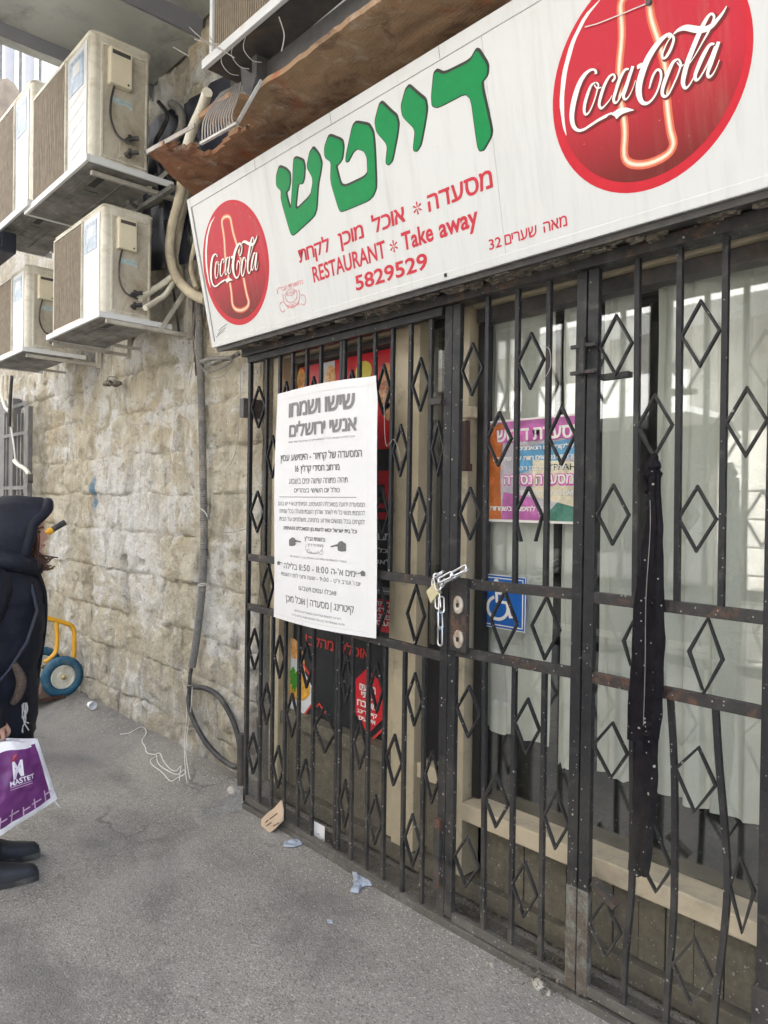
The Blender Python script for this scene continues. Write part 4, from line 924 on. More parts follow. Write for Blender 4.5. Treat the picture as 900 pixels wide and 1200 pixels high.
nline('שישו ושמחו', 140, 432, 212, 182, 58, 'print_mid', .035); nline('אנשי ירושלים', 143, 438, 295, 275, 62, 'print_mid', .035)
nline('הננו להודיע בשמחה לכל לקוחותינו היקרים שיחיו בכל אתר ואתר', 140, 430, 322, 304, 8, 'print_mid')
nline('המסעדה של קרויזר - היימישע עסין', 108, 458, 400, 385, 32, 'print_grey', .012); nline('מרחוב חסידי קרלין 16', 172, 362, 445, 442, 30, 'print_grey', .012)
nline('תהיה פתוחה שישה ימים בשבוע', 145, 396, 495, 498, 22, 'print_mid', .0); nline('כולל יום השישי בצהריים', 168, 362, 533, 537, 22, 'print_grey', .0)
nline('המסעדה ידועה במאכליה הטעימים, המיוחדים ואף יש בהם', 100, 466, 590, 597, 20, 'print_mid'); nline('להזמנת מגשי כל חי לאחר שולחן השבת ומעלה בכל שמחה', 104, 466, 621, 634, 20, 'print_mid'); nline('לוקחים בכל מגשים ואירוע בחגיגה, משלוחים עד הבית', 104, 464, 655, 671, 20, 'print_mid')
nline('וכל בית ישראל יבואו להנות מן המאכלים הטעימים', 122, 430, 693, 708, 17, 'print_grey', .02)
nline('בהשגחת הבד"ץ', 212, 298, 738, 745, 18, 'print_mid', .02); nline('המהדרין', 225, 290, 762, 768, 10, 'print_mid')
nline('ובנוסף להנאתכם נפתח גם בשעות הערב המאוחרות', 150, 385, 806, 836, 8, 'print_mid')
nline("ימים א'-ה 11:00 - 11:50 בלילה", 122, 425, 860, 892, 28, 'print_grey', .0); nline('יום ו\' וערב יו"ט - 9:00 - שעה וחצי לפני השבת', 110, 442, 890, 930, 18, 'print_mid')
nline('ואכלו ענוים וישבעו', 188, 342, 948, 972, 22, 'print_mid'); nline('קייטרינג | מסעדה | אוכל מוכן', 130, 415, 1000, 1042, 32, 'print_grey')
nline('לפרטי הזמנות ואירועים במשרדנו בטלפון', 170, 365, 1040, 1070, 9, 'print_mid'); nline('הודעה משמחת לכל בני העיר והסביבה תבוא עליכם ברכה', 160, 380, 1058, 1094, 9, 'print_mid')
def nribbon(mm, pts, wd, off=.002):
    P = [zn(*p) for p in pts]
    for i in range(len(P)-1):
        (a, b), (c, d) = P[i], P[i+1]; L = math.hypot(c-a, d-b) or 1; ox, oy = -(d-b)/L*wd/2, (c-a)/L*wd/2; n = max(1, int(L/.02))
        for j in range(n):
            t0, t1 = j/n, (j+1)/n; p0 = (a+(c-a)*t0, b+(d-b)*t0); p1 = (a+(c-a)*t1, b+(d-b)*t1)
            mm.add([sheet(p0[0]-ox, p0[1]-oy, off), sheet(p1[0]-ox, p1[1]-oy, off), sheet(p1[0]+ox, p1[1]+oy, off), sheet(p0[0]+ox, p0[1]+oy, off)], [(0, 1, 2, 3)])
m = MB(); nribbon(m, [(105, 554), (432, 556)], .0022); pbuild(m, 'rule', 'print_grey', nt)
m = MB()
for cx, cy, rx, ry, a0, a1 in ((252, 775, 22, 18, 200, 340), (232, 785, 10, 8, 90, 360), (280, 790, 10, 8, -180, 90), (252, 770, 36, 26, 150, 390)):
    nribbon(m, [(cx+rx*math.cos(math.radians(t)), cy-ry*math.sin(math.radians(t))) for t in range(a0, a1+1, 15)], .0018, .002+.0002*rx/10)
pbuild(m, 'stamp_emblem', 'print_mid', nt)
def hand(cx, cy, s, flip):      # printed pointing hand
    pts = [(-1, -.05), (-.1, -.32), (.1, -.62), (.45, -.75), (1, -.35), (1, .62), (.4, .68), (-.02, .55), (-.1, .30), (-.05, .05), (-.3, -.02), (-.95, .12)]
    mm = MB(); pp_ = [zn(cx+s*x*flip, cy+s*y) for x, y in pts]
    mm.add([sheet(a, b, .0026) for a, b in pp_], [tuple(range(len(pp_)))]); pbuild(mm, 'pointing_hand', 'print_grey', nt)
hand(352, 765, 32, 1); hand(172, 748, -24, 1) if False else None
hand(172, 745, 26, -1); hand(446, 880, 17, 1); hand(104, 835, 12, -1)
# zigzag seam on three sides
def seam(pts):
    mm = MB(); P = []
    for i in range(len(pts)-1):
        (a, b), (c, d) = pts[i], pts[i+1]; n = int(math.hypot(c-a, d-b)/.009)
        for j in range(n):
            t = j/n; s_ = .0022*(1 if j % 2 else -1); L = math.hypot(c-a, d-b); P.append((a+(c-a)*t-(d-b)/L*s_, b+(d-b)*t+(c-a)/L*s_))
    for i in range(len(P)-1):
        (a, b), (c, d) = P[i], P[i+1]; mm.add([sheet(a, b-.0006, .0016), sheet(c, d-.0006, .0016), sheet(c, d+.0006, .0016), sheet(a, b+.0006, .0016)], [(0, 1, 2, 3)])
    pbuild(mm, 'seam', 'seam_thread', nt)
seam([(nx0+.012, nz1-.035), (nx1-.01, nz1-.035)]); seam([(nx1-.055, nz1-.02), (nx1-.055, nz0+.02)]); seam([(nx0+.01, nz0+.02), (nx1-.05, nz0+.02)])
# ================================================================== SIGN BOX
sp = Plane((-3.44, -.15, 2.404), (1, 0, 0), (0, -.155, .722)); SLEN, SH = 3.6, .742
SN = -sp.n if sp.n.y > 0 else sp.n
def sq(a, b, off=0.): return sp.o + sp.u*a + sp.v*b + SN*off
sign = thing('shop_sign', 'long white lightbox sign with green Hebrew lettering and two red discs', 'sign', tuple(sp.o))
def slab_(a0, a1, b0, b1, o0, o1, name, mt, par=sign, bev=.0):
    m = MB(); P = [(a0, b0), (a1, b0), (a1, b1), (a0, b1)]
    m.add([sq(a, b, o0) for a, b in P]+[sq(a, b, o1) for a, b in P], [(0, 3, 2, 1), (4, 5, 6, 7), (0, 1, 5, 4), (1, 2, 6, 5), (2, 3, 7, 6), (3, 0, 4, 7)]); return m.build(name, mt, par, bevel=bev)
slab_(.012, 1.915, .012, SH-.012, -.10, 0., 'face_panel', 'sign_white'); slab_(1.9165, SLEN-.01, .012, SH-.012, -.10, .0004, 'face_panel', 'sign_white')
slab_(0, SLEN, 0, .030, -.11, .004, 'frame_rail', 'sign_white', bev=.003); slab_(0, SLEN, SH-.045, SH, -.11, .004, 'frame_rail', 'sign_white', bev=.003); slab_(-.001, .026, .001, SH-.001, -.11, .0055, 'frame_rail', 'sign_white', bev=.003)
slab_(-.004, SLEN, -.02, -.002, -.115, -.02, 'under_rail', 'dark_metal')
for a in (.62, 1.16, 1.74): slab_(a, a+.0015, SH-.044, SH-.002, .0035, .0046, 'joint_line', 'hose_grey')
slab_(.0285, .0300, .03, SH-.046, -.0035, .0012, 'joint_line', 'letter_black')
m = MB(); 
for a, b in ((.13, .075), (.115, .06), (.1, .048)): 
    m.ribbon([sq(a-.05, b, .001), sq(a-.01, b+.012, .001), sq(a+.04, b+.02, .001)], .002, .0006, SN)
m.build('scratch', 'letter_black', sign)
slab_(1.645, 1.655, .012, .024, .004, .008, 'screw', 'letter_black')
# green letters, traced glyph by glyph, with their black drop edge
z1 = zoomer(sp, 310, 130, 6.0); z2 = zoomer(sp, 430, 40, 5.294)
shin = [z1(*p) for p in [(105, 392), (150, 408), (180, 440), (183, 500), (172, 560), (150, 572), (186, 700), (196, 560), (205, 345), (225, 330), (275, 350), (285, 400), (280, 480), (268, 515), (238, 515), (218, 705), (325, 600), (340, 520), (338, 470), (298, 400), (318, 300), (345, 258), (385, 310), (404, 370), (395, 440), (378, 520), (368, 690), (350, 745), (205, 878), (185, 868), (117, 630), (118, 565), (84, 530), (84, 460)]]
tet = [z1(*p) for p in [(455, 170), (548, 208), (558, 260), (548, 340), (525, 375), (503, 385), (545, 545), (728, 458), (722, 330), (700, 285), (655, 268), (625, 290), (590, 360), (573, 362), (575, 320), (620, 110), (645, 82), (735, 98), (765, 150), (776, 250), (788, 540), (765, 600), (730, 635), (545, 712), (525, 700), (465, 500), (470, 362), (425, 330), (422, 265)]]
yod1 = [z2(*p) for p in [(95, 425), (150, 480), (185, 510), (198, 560), (188, 640), (158, 790), (135, 815), (118, 805), (130, 690), (60, 610), (50, 545), (78, 440)]]
yod2 = [z2(*p) for p in [(263, 322), (310, 365), (365, 410), (374, 470), (360, 560), (335, 690), (310, 730), (288, 725), (302, 595), (222, 515), (213, 450), (240, 350)]]
dal = [z2(*p) for p in [(435, 228), (478, 250), (640, 170), (685, 90), (752, 195), (748, 260), (710, 305), (776, 600), (770, 640), (725, 722), (700, 728), (688, 705), (640, 355), (440, 460), (405, 450), (402, 390), (415, 250)]]
def smooth_poly(P, n=3):
    return [tuple(v[:2]) for v in spline([Vector((*p, 0)) for p in P], n, True)]
def chaikin(P, it=1):
    for _ in range(it):
        Q = []
        for i in range(len(P)):
            a, b = P[i], P[(i+1) % len(P)]; Q += [(a[0]*.85+b[0]*.15, a[1]*.85+b[1]*.15), (a[0]*.15+b[0]*.85, a[1]*.15+b[1]*.85)]
        P = Q
    return P
def poly_tri(name, mt, P, off, par, fn=None, grow=0., sh=(0, 0), th=.0015):
    fn = fn or sq
    if grow:
        Q = []; n = len(P); A = sum(P[i][0]*P[(i+1) % n][1]-P[(i+1) % n][0]*P[i][1] for i in range(n)); sg = 1 if A > 0 else -1
        for i in range(n):
            a, b, c = P[i-1], P[i], P[(i+1) % n]; d1 = Vector((b[0]-a[0], b[1]-a[1])); d2 = Vector((c[0]-b[0], c[1]-b[1])); d1.normalize(); d2.normalize()
            nn = Vector((d1.y+d2.y, -d1.x-d2.x))*sg
            if nn.length < .2: nn = Vector((d1.y, -d1.x))*sg
            nn.normalize(); k = grow/max(.55, abs(nn.dot(Vector((d1.y, -d1.x))))); Q.append((b[0]+nn.x*k, b[1]+nn.y*k))
        P = Q
    from mathutils.geometry import tessellate_polygon
    V = [Vector((p[0]+sh[0], p[1]+sh[1], 0)) for p in P]; tr = tessellate_polygon([V])
    m = MB(); m.add([fn(v.x, v.y, off) for v in V]+[fn(v.x, v.y, off-th) for v in V], [tuple(t) for t in tr]+[(i, (i+1) % len(V), (i+1) % len(V)+len(V), i+len(V)) for i in range(len(V))])
    return m.build(name, mt, par, fixn=False, smooth=False)
for P in (shin, tet, yod1, yod2, dal):
    P = chaikin(P, 2); bk = poly_tri('letter_outline', 'letter_black', P, .0012, sign, grow=.0046, sh=(.0025, .003)); poly_tri('green_letter', 'green', P, .0024, sign, grow=-.0018)
def sline(tx, a0, a1, b0, b1, mt='red_print', bold=.02, slope=0., nm_='red_lettering', heb=True):
    m = MB(); text_into(m, sq, rtl(tx) if heb else tx, a0, a1, b0, b1, bold, slope, .0012); pbuild(m, nm_, mt, sign)
def glyph_top(tx, heb, bold):
    v, f = glyphs(rtl(tx) if heb else tx, bold); return max(p[1] for p in v), min(p[1] for p in v)
def sline2(tx, a0, a1, b0, capm, heb=True, bold=.025, xh='מ'):
    """capm = height of a plain letter (x-height letter for Hebrew, capital for Latin)"""
    t, _ = glyph_top(tx, heb, bold); r, _ = glyph_top(xh if heb else 'T', heb, bold); sline(tx, a0, a1, b0, b0+capm*t/r, bold=bold, heb=heb)
sline2('לקחת', .828, 1.041, .2465, .0535, bold=.02); sline2('מוכן', 1.101, 1.254, .2475, .0535, bold=.02); sline2('אוכל', 1.307, 1.486, .2475, .0545, bold=.02); sline2('מסעדה', 1.604, 1.896, .2475, .0580, bold=.02)
sline2('RESTAURANT', .905, 1.362, .1475, .063, False, .02); sline2('Take', 1.453, 1.612, .149, .063, False, .025); sline2('away', 1.641, 1.820, .1485, .063, False, .025)
sline2('5829529', 1.165, 1.568, .0610, .0555, False, .022); sline2('32', 1.852, 1.904, .0565, .0325, False, .012)
sline2('שערים', 1.918, 2.045, .0560, .0330, bold=.012); sline2('מאה', 2.070, 2.156, .0575, .0320, bold=.012)
for a, b, r in ((1.5517, .2747, .021), (1.4073, .176, .021)):
    for k in range(6):
        t = math.pi/2+k*math.pi/3; d = (math.cos(t), math.sin(t)); n_ = (-d[1]*.0035, d[0]*.0035); e = (d[0]*r, d[1]*r); i_ = (d[0]*r*.2, d[1]*r*.2)
        poly_tri('asterisk_petal', 'red_print', [(a+i_[0]-n_[0]*.4, b+i_[1]-n_[1]*.4), (a+e[0]-n_[0], b+e[1]-n_[1]), (a+e[0]*1.06, b+e[1]*1.06), (a+e[0]+n_[0], b+e[1]+n_[1]), (a+i_[0]+n_[0]*.4, b+i_[1]+n_[1]*.4)], .0013, sign)
# small kosher stamp
def sring(mm, cx, cy, rx, ry, a0, a1, wd, off=.0012, st=12):
    P = [(cx+rx*math.cos(math.radians(t)), cy+ry*math.sin(math.radians(t))) for t in range(a0, a1+1, st)]; mm.ribbon([sq(*p, off) for p in P], wd, .0006, SN)
m = MB(); sring(m, .732, .125, .062, .050, 160, 380, .0035); sring(m, .732, .128, .045, .032, 150, 390, .0022, .0014); sring(m, .655, .090, .020, .022, 60, 330, .0022, .0016); sring(m, .812, .092, .020, .022, -150, 120, .0022, .0018); sring(m, .732, .140, .030, .014, 0, 360, .0018, .0020)
m.build('stamp_emblem', 'red_light', sign)
for tx, a0, a1, b0, b1 in (('בהשגחת הבד"ץ', .628, .832, .158, .178), ('המהדרין', .70, .765, .132, .143), ('מאה שערים', .69, .78, .076, .090)): sline(tx, a0, a1, b0, b1, 'red_light', .0)
# ---- discs with the script lettering: traced once on the big disc, used twice
RC = (2.430, .370); LC = (.325, .354); RR = .286
zl = zoomer(sp, 660, 0, 4.5); zm = zoomer(sp, 640, 0, 3.4615); zs = zoomer(sp, 230, 225, 7.5)
def rel(P, z=zl, c=RC): return [((lambda q: (q[0]-c[0], q[1]-c[1]))(z(p[0], p[1])), p[2] if len(p) > 2 else 8) for p in P]
PXM = (zl(100, 300)[0], zl(200, 300)[0]); pxs = (PXM[1]-PXM[0])/100*1.0
strokes = [
 [(176, 392, 16), (176, 378, 15), (164, 368, 10), (140, 375, 16), (110, 405, 26), (84, 455, 32), (64, 520, 35), (52, 580, 34), (50, 630, 30), (60, 668, 24), (82, 688, 16), (112, 684, 14), (150, 660, 14), (190, 634, 15), (232, 612, 16), (262, 598, 12)],
 [(174, 436, 6), (152, 452, 14), (132, 500, 20), (117, 555, 20), (116, 594, 16), (128, 604, 12), (148, 580, 9), (170, 525, 8), (184, 475, 9), (190, 448, 9), (178, 436, 7)],
 [(168, 448, 5), (182, 466, 8), (205, 462, 5)],
 [(262, 432, 12), (276, 412, 14), (270, 394, 9), (248, 405, 14), (222, 450, 19), (202, 510, 20), (194, 552, 17), (204, 572, 13), (222, 560, 9), (246, 532, 6), (262, 505, 4)],
 [(350, 366, 8), (328, 372, 14), (302, 420, 19), (282, 480, 20), (270, 525, 17), (277, 543, 13), (292, 535, 9), (314, 495, 8), (338, 435, 9), (354, 385, 9)],
 [(372, 350, 18), (352, 410, 19), (334, 470, 19), (322, 508, 16), (330, 525, 12), (346, 515, 8), (366, 480, 5), (386, 425, 4)],
 [(582, 190, 8), (560, 182, 14), (524, 208, 24), (484, 256, 32), (446, 320, 36), (420, 388, 38), (404, 450, 38), (404, 500, 32), (420, 540, 22), (450, 545, 14), (482, 515, 11), (506, 465, 11), (520, 410, 13), (516, 375, 13), (496, 372, 12), (474, 410, 14), (458, 468, 8)],
 [(556, 200, 8), (580, 190, 10), (586, 215, 14), (572, 258, 16), (550, 298, 15), (532, 310, 10), (527, 290, 10), (538, 258, 8), (556, 220, 6), (580, 190, 6)],
 [(586, 182, 6), (612, 160, 16), (650, 148, 26), (700, 156, 30), (745, 158, 28), (785, 140, 24), (822, 100, 18), (848, 66, 12), (866, 34, 4)],
 [(612, 312, 6), (584, 330, 17), (556, 388, 22), (534, 448, 22), (526, 492, 18), (538, 510, 14), (560, 498, 9), (588, 442, 9), (612, 385, 10), (624, 338, 11), (612, 314, 8)],
 [(604, 330, 5), (622, 350, 8), (640, 342, 5)],
 [(796, 76, 8), (776, 80, 14), (748, 122, 22), (716, 190, 26), (686, 262, 27), (660, 330, 27), (642, 395, 27), (636, 440, 22), (648, 466, 14), (668, 452, 9), (690, 415, 6), (704, 385, 4)],
 [(790, 74, 8), (800, 90, 12), (792, 120, 12), (768, 172, 11), (738, 226, 8), (704, 286, 6), (672, 335, 4)],
 [(802, 234, 8), (776, 240, 16), (744, 292, 22), (718, 350, 22), (700, 400, 19), (706, 424, 14), (724, 412, 9), (754, 362, 9), (784, 300, 10), (804, 246, 9)],
 [(824, 222, 18), (802, 282, 21), (780, 345, 21), (766, 388, 17), (774, 408, 13), (794, 392, 8), (812, 358, 5), (828, 318, 4)],
 [(394, 357, 14), (398, 355, 21), (418, 344, 21), (424, 340, 12)]]
tail = [(232, 612), (262, 598), (300, 572), (340, 568), (382, 582), (350, 590), (318, 602), (300, 614), (286, 630), (276, 614), (255, 604)]
STK = []
for S_ in strokes:
    P = rel(S_); V = spline([Vector((p[0][0], p[0][1], p[1])) for p in P], 4); STK.append([(v.x, v.y, v.z) for v in V])
TAIL = [p[0] for p in rel([(x, y) for x, y in tail])]
wpx = abs(zl(450, 345)[0]-zl(350, 355)[0])/100*.93
bottle = [(230, 280), (232, 245), (250, 222), (280, 214), (303, 232), (314, 285), (330, 365), (362, 470), (395, 590), (412, 700), (428, 800), (448, 900), (464, 965), (450, 1012), (400, 1040), (350, 1030), (322, 985), (312, 880), (297, 790), (272, 680), (258, 560), (250, 420), (238, 330)]
BOT = [(p[0][0], p[0][1]) for p in rel(bottle, zs, LC)]
cres = [(172, 205), (130, 290), (105, 390), (95, 520), (98, 640), (112, 760), (130, 850), (112, 800), (88, 680), (80, 540), (90, 400), (120, 280)]
CRS = [(p[0][0], p[0][1]) for p in rel(cres, zs, LC)]
def disc(c, label):
    d = thing('round_logo', None, None, tuple(sq(*c))); 
    return d
def make_disc_at(c):
    o0 = sq(*c)
    def fn(a, b, off=0.): return sq(a+c[0], b+c[1], off)
    N = 72; cirv = [(RR*math.cos(2*math.pi*i/N), RR*math.sin(2*math.pi*i/N)) for i in range(N)]
    base = poly_tri('logo_disc', 'rim_red', cirv, .0012, sign, fn)
    ME = MB(); R2 = RR*.925
    ME.add([(R2*math.cos(2*math.pi*i/N)+.004, 0, R2*math.sin(2*math.pi*i/N)+.006) for i in range(N)], [tuple(range(N))])
    me_o = ME.build('disc_field', 'disc_red', None, fixn=False); me_o.parent = base
    # local frame of the disc: x along sign, z up the face
    base_off = sign.location
    M = Matrix(((sp.u.x, -SN.x, sp.v.x, 0), (sp.u.y, -SN.y, sp.v.y, 0), (sp.u.z, -SN.z, sp.v.z, 0), (0, 0, 0, 1))); M.translation = fn(0, 0, .0016)-base_off; me_o.matrix_local = M
    poly_tri('highlight', 'white_print', chaikin(CRS, 1), .0020, base, fn)
    for wd, mt, of in ((.024, 'glow_a', .0021), (.013, 'glow_b', .0025), (.006, 'glow_c', .0029)):
        m = MB(); P = [tuple(v[:2]) for v in spline([Vector((*p, 0)) for p in BOT], 3, True)]; n = len(P)
        L = []; Rr = []
        for i in range(n):
            a, b = P[i-1], P[(i+1) % n]; d = Vector((b[0]-a[0], b[1]-a[1])).normalized(); L.append((P[i][0]-d.y*wd/2, P[i][1]+d.x*wd/2)); Rr.append((P[i][0]+d.y*wd/2, P[i][1]-d.x*wd/2))
        m.add([fn(*p, of) for p in L+Rr], [(i, (i+1) % n, (i+1) % n+n, i+n) for i in range(n)]); pbuild(m, 'bottle_outline', mt, base)
    for mt, gw, of, sh in (('logo_shadow', .0055, .0033, (.0028, -.0038)), ('white_print', 0., .0042, (0, 0))):
        m = MB()
        for j, S_ in enumerate(STK):
            n = len(S_); L = []; Rr = []; o_ = of+.00004*j
            for i in range(n):
                a, b = S_[max(0, i-1)], S_[min(n-1, i+1)]; d = Vector((b[0]-a[0], b[1]-a[1])).normalized(); w_ = S_[i][2]*wpx/2+gw*.5
                L.append((S_[i][0]-d.y*w_+sh[0], S_[i][1]+d.x*w_+sh[1])); Rr.append((S_[i][0]+d.y*w_+sh[0], S_[i][1]-d.x*w_+sh[1]))
            m.add([fn(*p, o_) for p in L+Rr], [(i, i+1, i+1+n, i+n) for i in range(n-1)])
        pbuild(m, 'script_lettering', mt, base)
        poly_tri('script_tail', mt, chaikin(TAIL, 1), of+.0009, base, fn, grow=gw*.5, sh=sh, th=.0002)
    return base
b1 = make_disc_at(LC); b2 = make_disc_at(RC)
slab_(2.40+.36, 2.40+.366, .28, .286, .0015, .003, 'dot_mark', 'white_print')
m = MB(); zz = zl; m.ribbon([sq(*zl(120, 145), .0055), sq(*zl(185, 128), .0055), sq(*zl(310, 78), .0055), sq(*zl(400, 40), .0055), sq(*zl(460, 16), .0055)], .003, .001, SN); m.build('cable_tie', 'seam_thread', b2)
m = MB(); q = zl(460, 16); m.tube([sq(*q, .004), sq(*q, .014)], .008, 8, smooth=False); m.build('anchor_bolt', 'dark_metal', b2)

# ================================================================== RUSTY SOFFIT OVER THE SIGN
rs = thing('rusty_canopy', 'rust stained crumbling concrete canopy edge right above the white sign', 'canopy', (-2.5, -.4, 3.2))
def can_y(x): return -.60+.10*noise.noise(Vector((x*2.3, 1, 0)))-.03*noise.noise(Vector((x*8, 5, 0)))
m = MB(); NX, NY = 90, 26; vs = []
for lay in (0, 1):
    for j in range(NY+1):
        for i in range(NX+1):
            x = -3.50+.0*lay+(3.6)*i/NX; v = j/NY; y0_ = -.16; y1_ = -.50+.010*noise.noise(Vector((x*5, 3, 3)))+.008*noise.noise(Vector((x*30, 3, 3)))
            if x < -2.6: y1_ -= .06
            y = y0_+(y1_-y0_)*v; xx = x
            if i == 0: xx = -3.62+.27*v+.03*noise.noise(Vector((v*6, 2, 2)))
            elif i < 6: xx = x+(-.12+.25*v)*(1-i/6)
            z = 3.225+.009*noise.noise(Vector((x*4, y*7, 3)))+lay*.022 - .006*noise.noise(Vector((x*18, y*18, 7)))
            if i < 8 and not lay: z += .03*v*(1-i/8)
            vs.append((xx, y, z))
k = NX+1; q = k*(NY+1)
def hole(i, j):
    x = -3.5+3.6*(i+.5)/NX; v = (j+.5)/NY; return (abs(x+2.93+.25*(v-.6)) < .17*(1+.5*noise.noise(Vector((i*.5, j*.5, 0))))) and v > .52+.12*noise.noise(Vector((x*9, v*5, 3)))
fs = []
ok = {(i, j): not hole(i, j) for i in range(NX) for j in range(NY)}
for (i, j), g_ in ok.items():
    if not g_: continue
    a = j*k+i; fs.append((a, a+k, a+k+1, a+1)); fs.append((a+q, a+q+1, a+q+k+1, a+q+k))
    for di, dj, e in ((-1, 0, (a, a+q, a+q+k, a+k)), (1, 0, (a+1, a+1+k, a+q+k+1, a+q+1)), (0, -1, (a, a+1, a+q+1, a+q)), (0, 1, (a+k, a+q+k, a+q+k+1, a+k+1))):
        if not ok.get((i+di, j+dj), False): fs.append(e)
m.add(vs, fs); m.build('soffit', 'rusty_render', rs, fixn=False, smooth=False)
m = MB(); m.box((-2.60, -.40, 3.29), (.3, .1, 3.42)); m.build('slab_core', 'dark_metal', rs)
m = MB(); a = at(172, 178, 'z', 3.245); b = at(228, 147, 'z', 3.245); m.bar(a, b, .005, .02, (0, 0, 1)); m.build('flashing', 'wire_grey', rs)

# ================================================================== AIR CONDITIONERS
def rbox(m, a, b, r, seg=4):
    """box rounded on its vertical edges"""
    x0, y0, z0 = a; x1, y1, z1 = b; ring = []
    for cx, cy, a0 in ((x1-r, y1-r, 0), (x0+r, y1-r, 90), (x0+r, y0+r, 180), (x1-r, y0+r, 270)):
        for k in range(seg+1):
            t = math.radians(a0+90*k/seg); ring.append((cx+r*math.cos(t), cy+r*math.sin(t)))
    e = r*.35
    def sc(p, d):
        cx, cy = (x0+x1)/2, (y0+y1)/2; return (p[0]-d*(1 if p[0] > cx else -1), p[1]-d*(1 if p[1] > cy else -1))
    m.loft([[(*sc(p, e), z0) for p in ring], [(*p, z0+e) for p in ring], [(*p, z1-e) for p in ring], [(*sc(p, e), z1) for p in ring]])
def make_ac(W=.80, D=.30, Hh=.63, front='coil'):
    t = thing('air_conditioner', '', 'air conditioner'); L = dict(local=True)
    m = MB(); rbox(m, (-W, 0, 0), (0, D, Hh), .028); m.build('casing', 'ac_cream', t, **L)
    m = MB(); rbox(m, (-W-.006, -.006, Hh-.012), (.006, D+.006, Hh+.012), .032); m.build('top_lid', 'ac_cream', t, **L)
    gx0, gx1 = -W+.035, -.30
    m = MB(); m.box((gx0, -.004, .03), (gx1, .0, Hh-.035)); m.build('coil', 'ac_coil', t, **L)
    m = MB()
    n = 46
    for i in range(n):
        x = gx0+(gx1-gx0)*(i+.5)/n; P = [(x+.0025*noise.noise(Vector((i*1.7, z*7, 0)))*2, -.011, z) for z in frange(.032, Hh-.04, 9)]; m.ribbon(P, .0042, .006)
    for z in frange(.06, Hh-.06, 7): m.box((gx0, -.0085, z-.002), (gx1, -.005, z+.002))
    m.build('fan_grille', 'coil_wire', t, **L)
    m = MB()
    for a, b in (((gx0-.012, .018), (gx0-.002, Hh-.022)), ((gx1+.002, .018), (gx1+.010, Hh-.022)), ((gx0-.002, .018), (gx1+.002, .028)), ((gx0-.002, Hh-.033), (gx1+.002, Hh-.022))): m.box((a[0], -.016, a[1]), (b[0], -.0005, b[1]))
    m.build('grille_frame', 'ac_cream', t, bevel=.002, **L)
    m = MB(); m.box((gx1+.014, -.005, .022), (-.045, -.0005, Hh-.03)); fp = m.build('front_panel', 'ac_white', t, bevel=.002, **L)
    m = MB(); m.box((gx1+.035, -.0075, Hh-.23), (-.085, -.0055, Hh-.06)); st_ = m.build('sticker', 'sticker_blue', fp, **L)
    m = MB(); m.box((gx1+.085, -.0085, Hh-.15), (-.125, -.0078, Hh-.09)); m.build('sticker_figure', 'ac_white', st_, **L)
    m = MB()
    for k in range(5): z = .06+.07*k; m.poly([(gx1+.035, -.0062, z), (-.06, -.0062, z+.035), (-.06, -.0062, z+.039), (gx1+.035, -.0062, z+.004)])
    m.build('panel_groove', 'sticker_line', fp, fixn=False, **L)
    # side: raised frame, terminal cover, cable, valves
    m = MB(); y0, y1 = .045, D-.02
    for a, b in (((y0, .03), (y0+.012, Hh-.04)), ((y1-.010, .03), (y1, Hh-.04)), ((y0+.012, .03), (y1-.01, .038)), ((y0+.012, Hh-.050), (y1-.01, Hh-.04))): m.box((0, a[0], a[1]), (.006, b[0], b[1]))
    m.build('side_rib', 'ac_cream', t, bevel=.002, **L)
    m = MB(); m.box((0, y0+.014, .04), (.002, y1-.012, Hh-.052)); sidep = m.build('side_panel', 'ac_side', t, **L)
    m = MB(); m.box((.001, .075, Hh-.24), (.040, .185, Hh-.06)); tcv = m.build('terminal_cover', 'cover_cream', t, bevel=.006, **L)
    m = MB(); m.box((.0405, .085, Hh-.095), (.0415, .175, Hh-.075)); m.build('cover_slot', 'dark_metal', tcv, **L)
    m = MB(); m.tube([(.040, .165, Hh-.225), (.0435, .165, Hh-.225)], .005, 8, smooth=False); m.build('cover_screw', 'rubber', tcv, **L)
    m = MB(); m.poly([(.0030, .09, Hh-.31), (.0030, .12, Hh-.318), (.0030, .17, Hh-.312), (.0030, .205, Hh-.322), (.0030, .20, Hh-.285), (.0030, .15, Hh-.280), (.0030, .12, Hh-.286), (.0030, .10, Hh-.279)], (-.001, 0, 0)); m.build('blue_smear', 'blue_smear', sidep, **L)
    m = MB(); m.box((.002, .14, .055), (.006, .235, .20)); vp = m.build('valve_plate', 'ac_side', t, bevel=.002, **L)
    m = MB(); m.tube([(.015, .105, Hh-.24), (.025, .085, Hh-.33), (.03, .085, Hh-.42), (.035, .12, Hh-.49), (.045, .19, Hh-.515)], .0055, 7); m.build('power_cable', 'rubber', t, **L)
    for z in (.075, .145):
        m = MB(); m.tube([(.004, .175, z), (.05, .178, z)], .014, 10, smooth=False); m.tube([(.030, .178, z-.022), (.030, .178, z+.022)], .009, 8, smooth=False); m.tube([(.04, .178, z), (.05, .215, z+.01)], .012, 8, smooth=False); m.build('valve', 'rubber', vp, **L)
    # base pan and the steel bracket carrying it
    m = MB(); m.box((-W-.07, -.028, -.022), (.022, -.012, .012)); m.box((.010, -.011, -.022), (.022, D+.12, .010)); m.box((-W-.07, -.011, -.022), (-W-.058, D+.10, .010)); m.build('tray_rim', 'ac_white', t, bevel=.002, **L)
    m = MB(); m.box((-W-.057, -.011, -.016), (.009, D+.05, -.004)); up = m.build('base_pan', 'ac_under', t, **L)
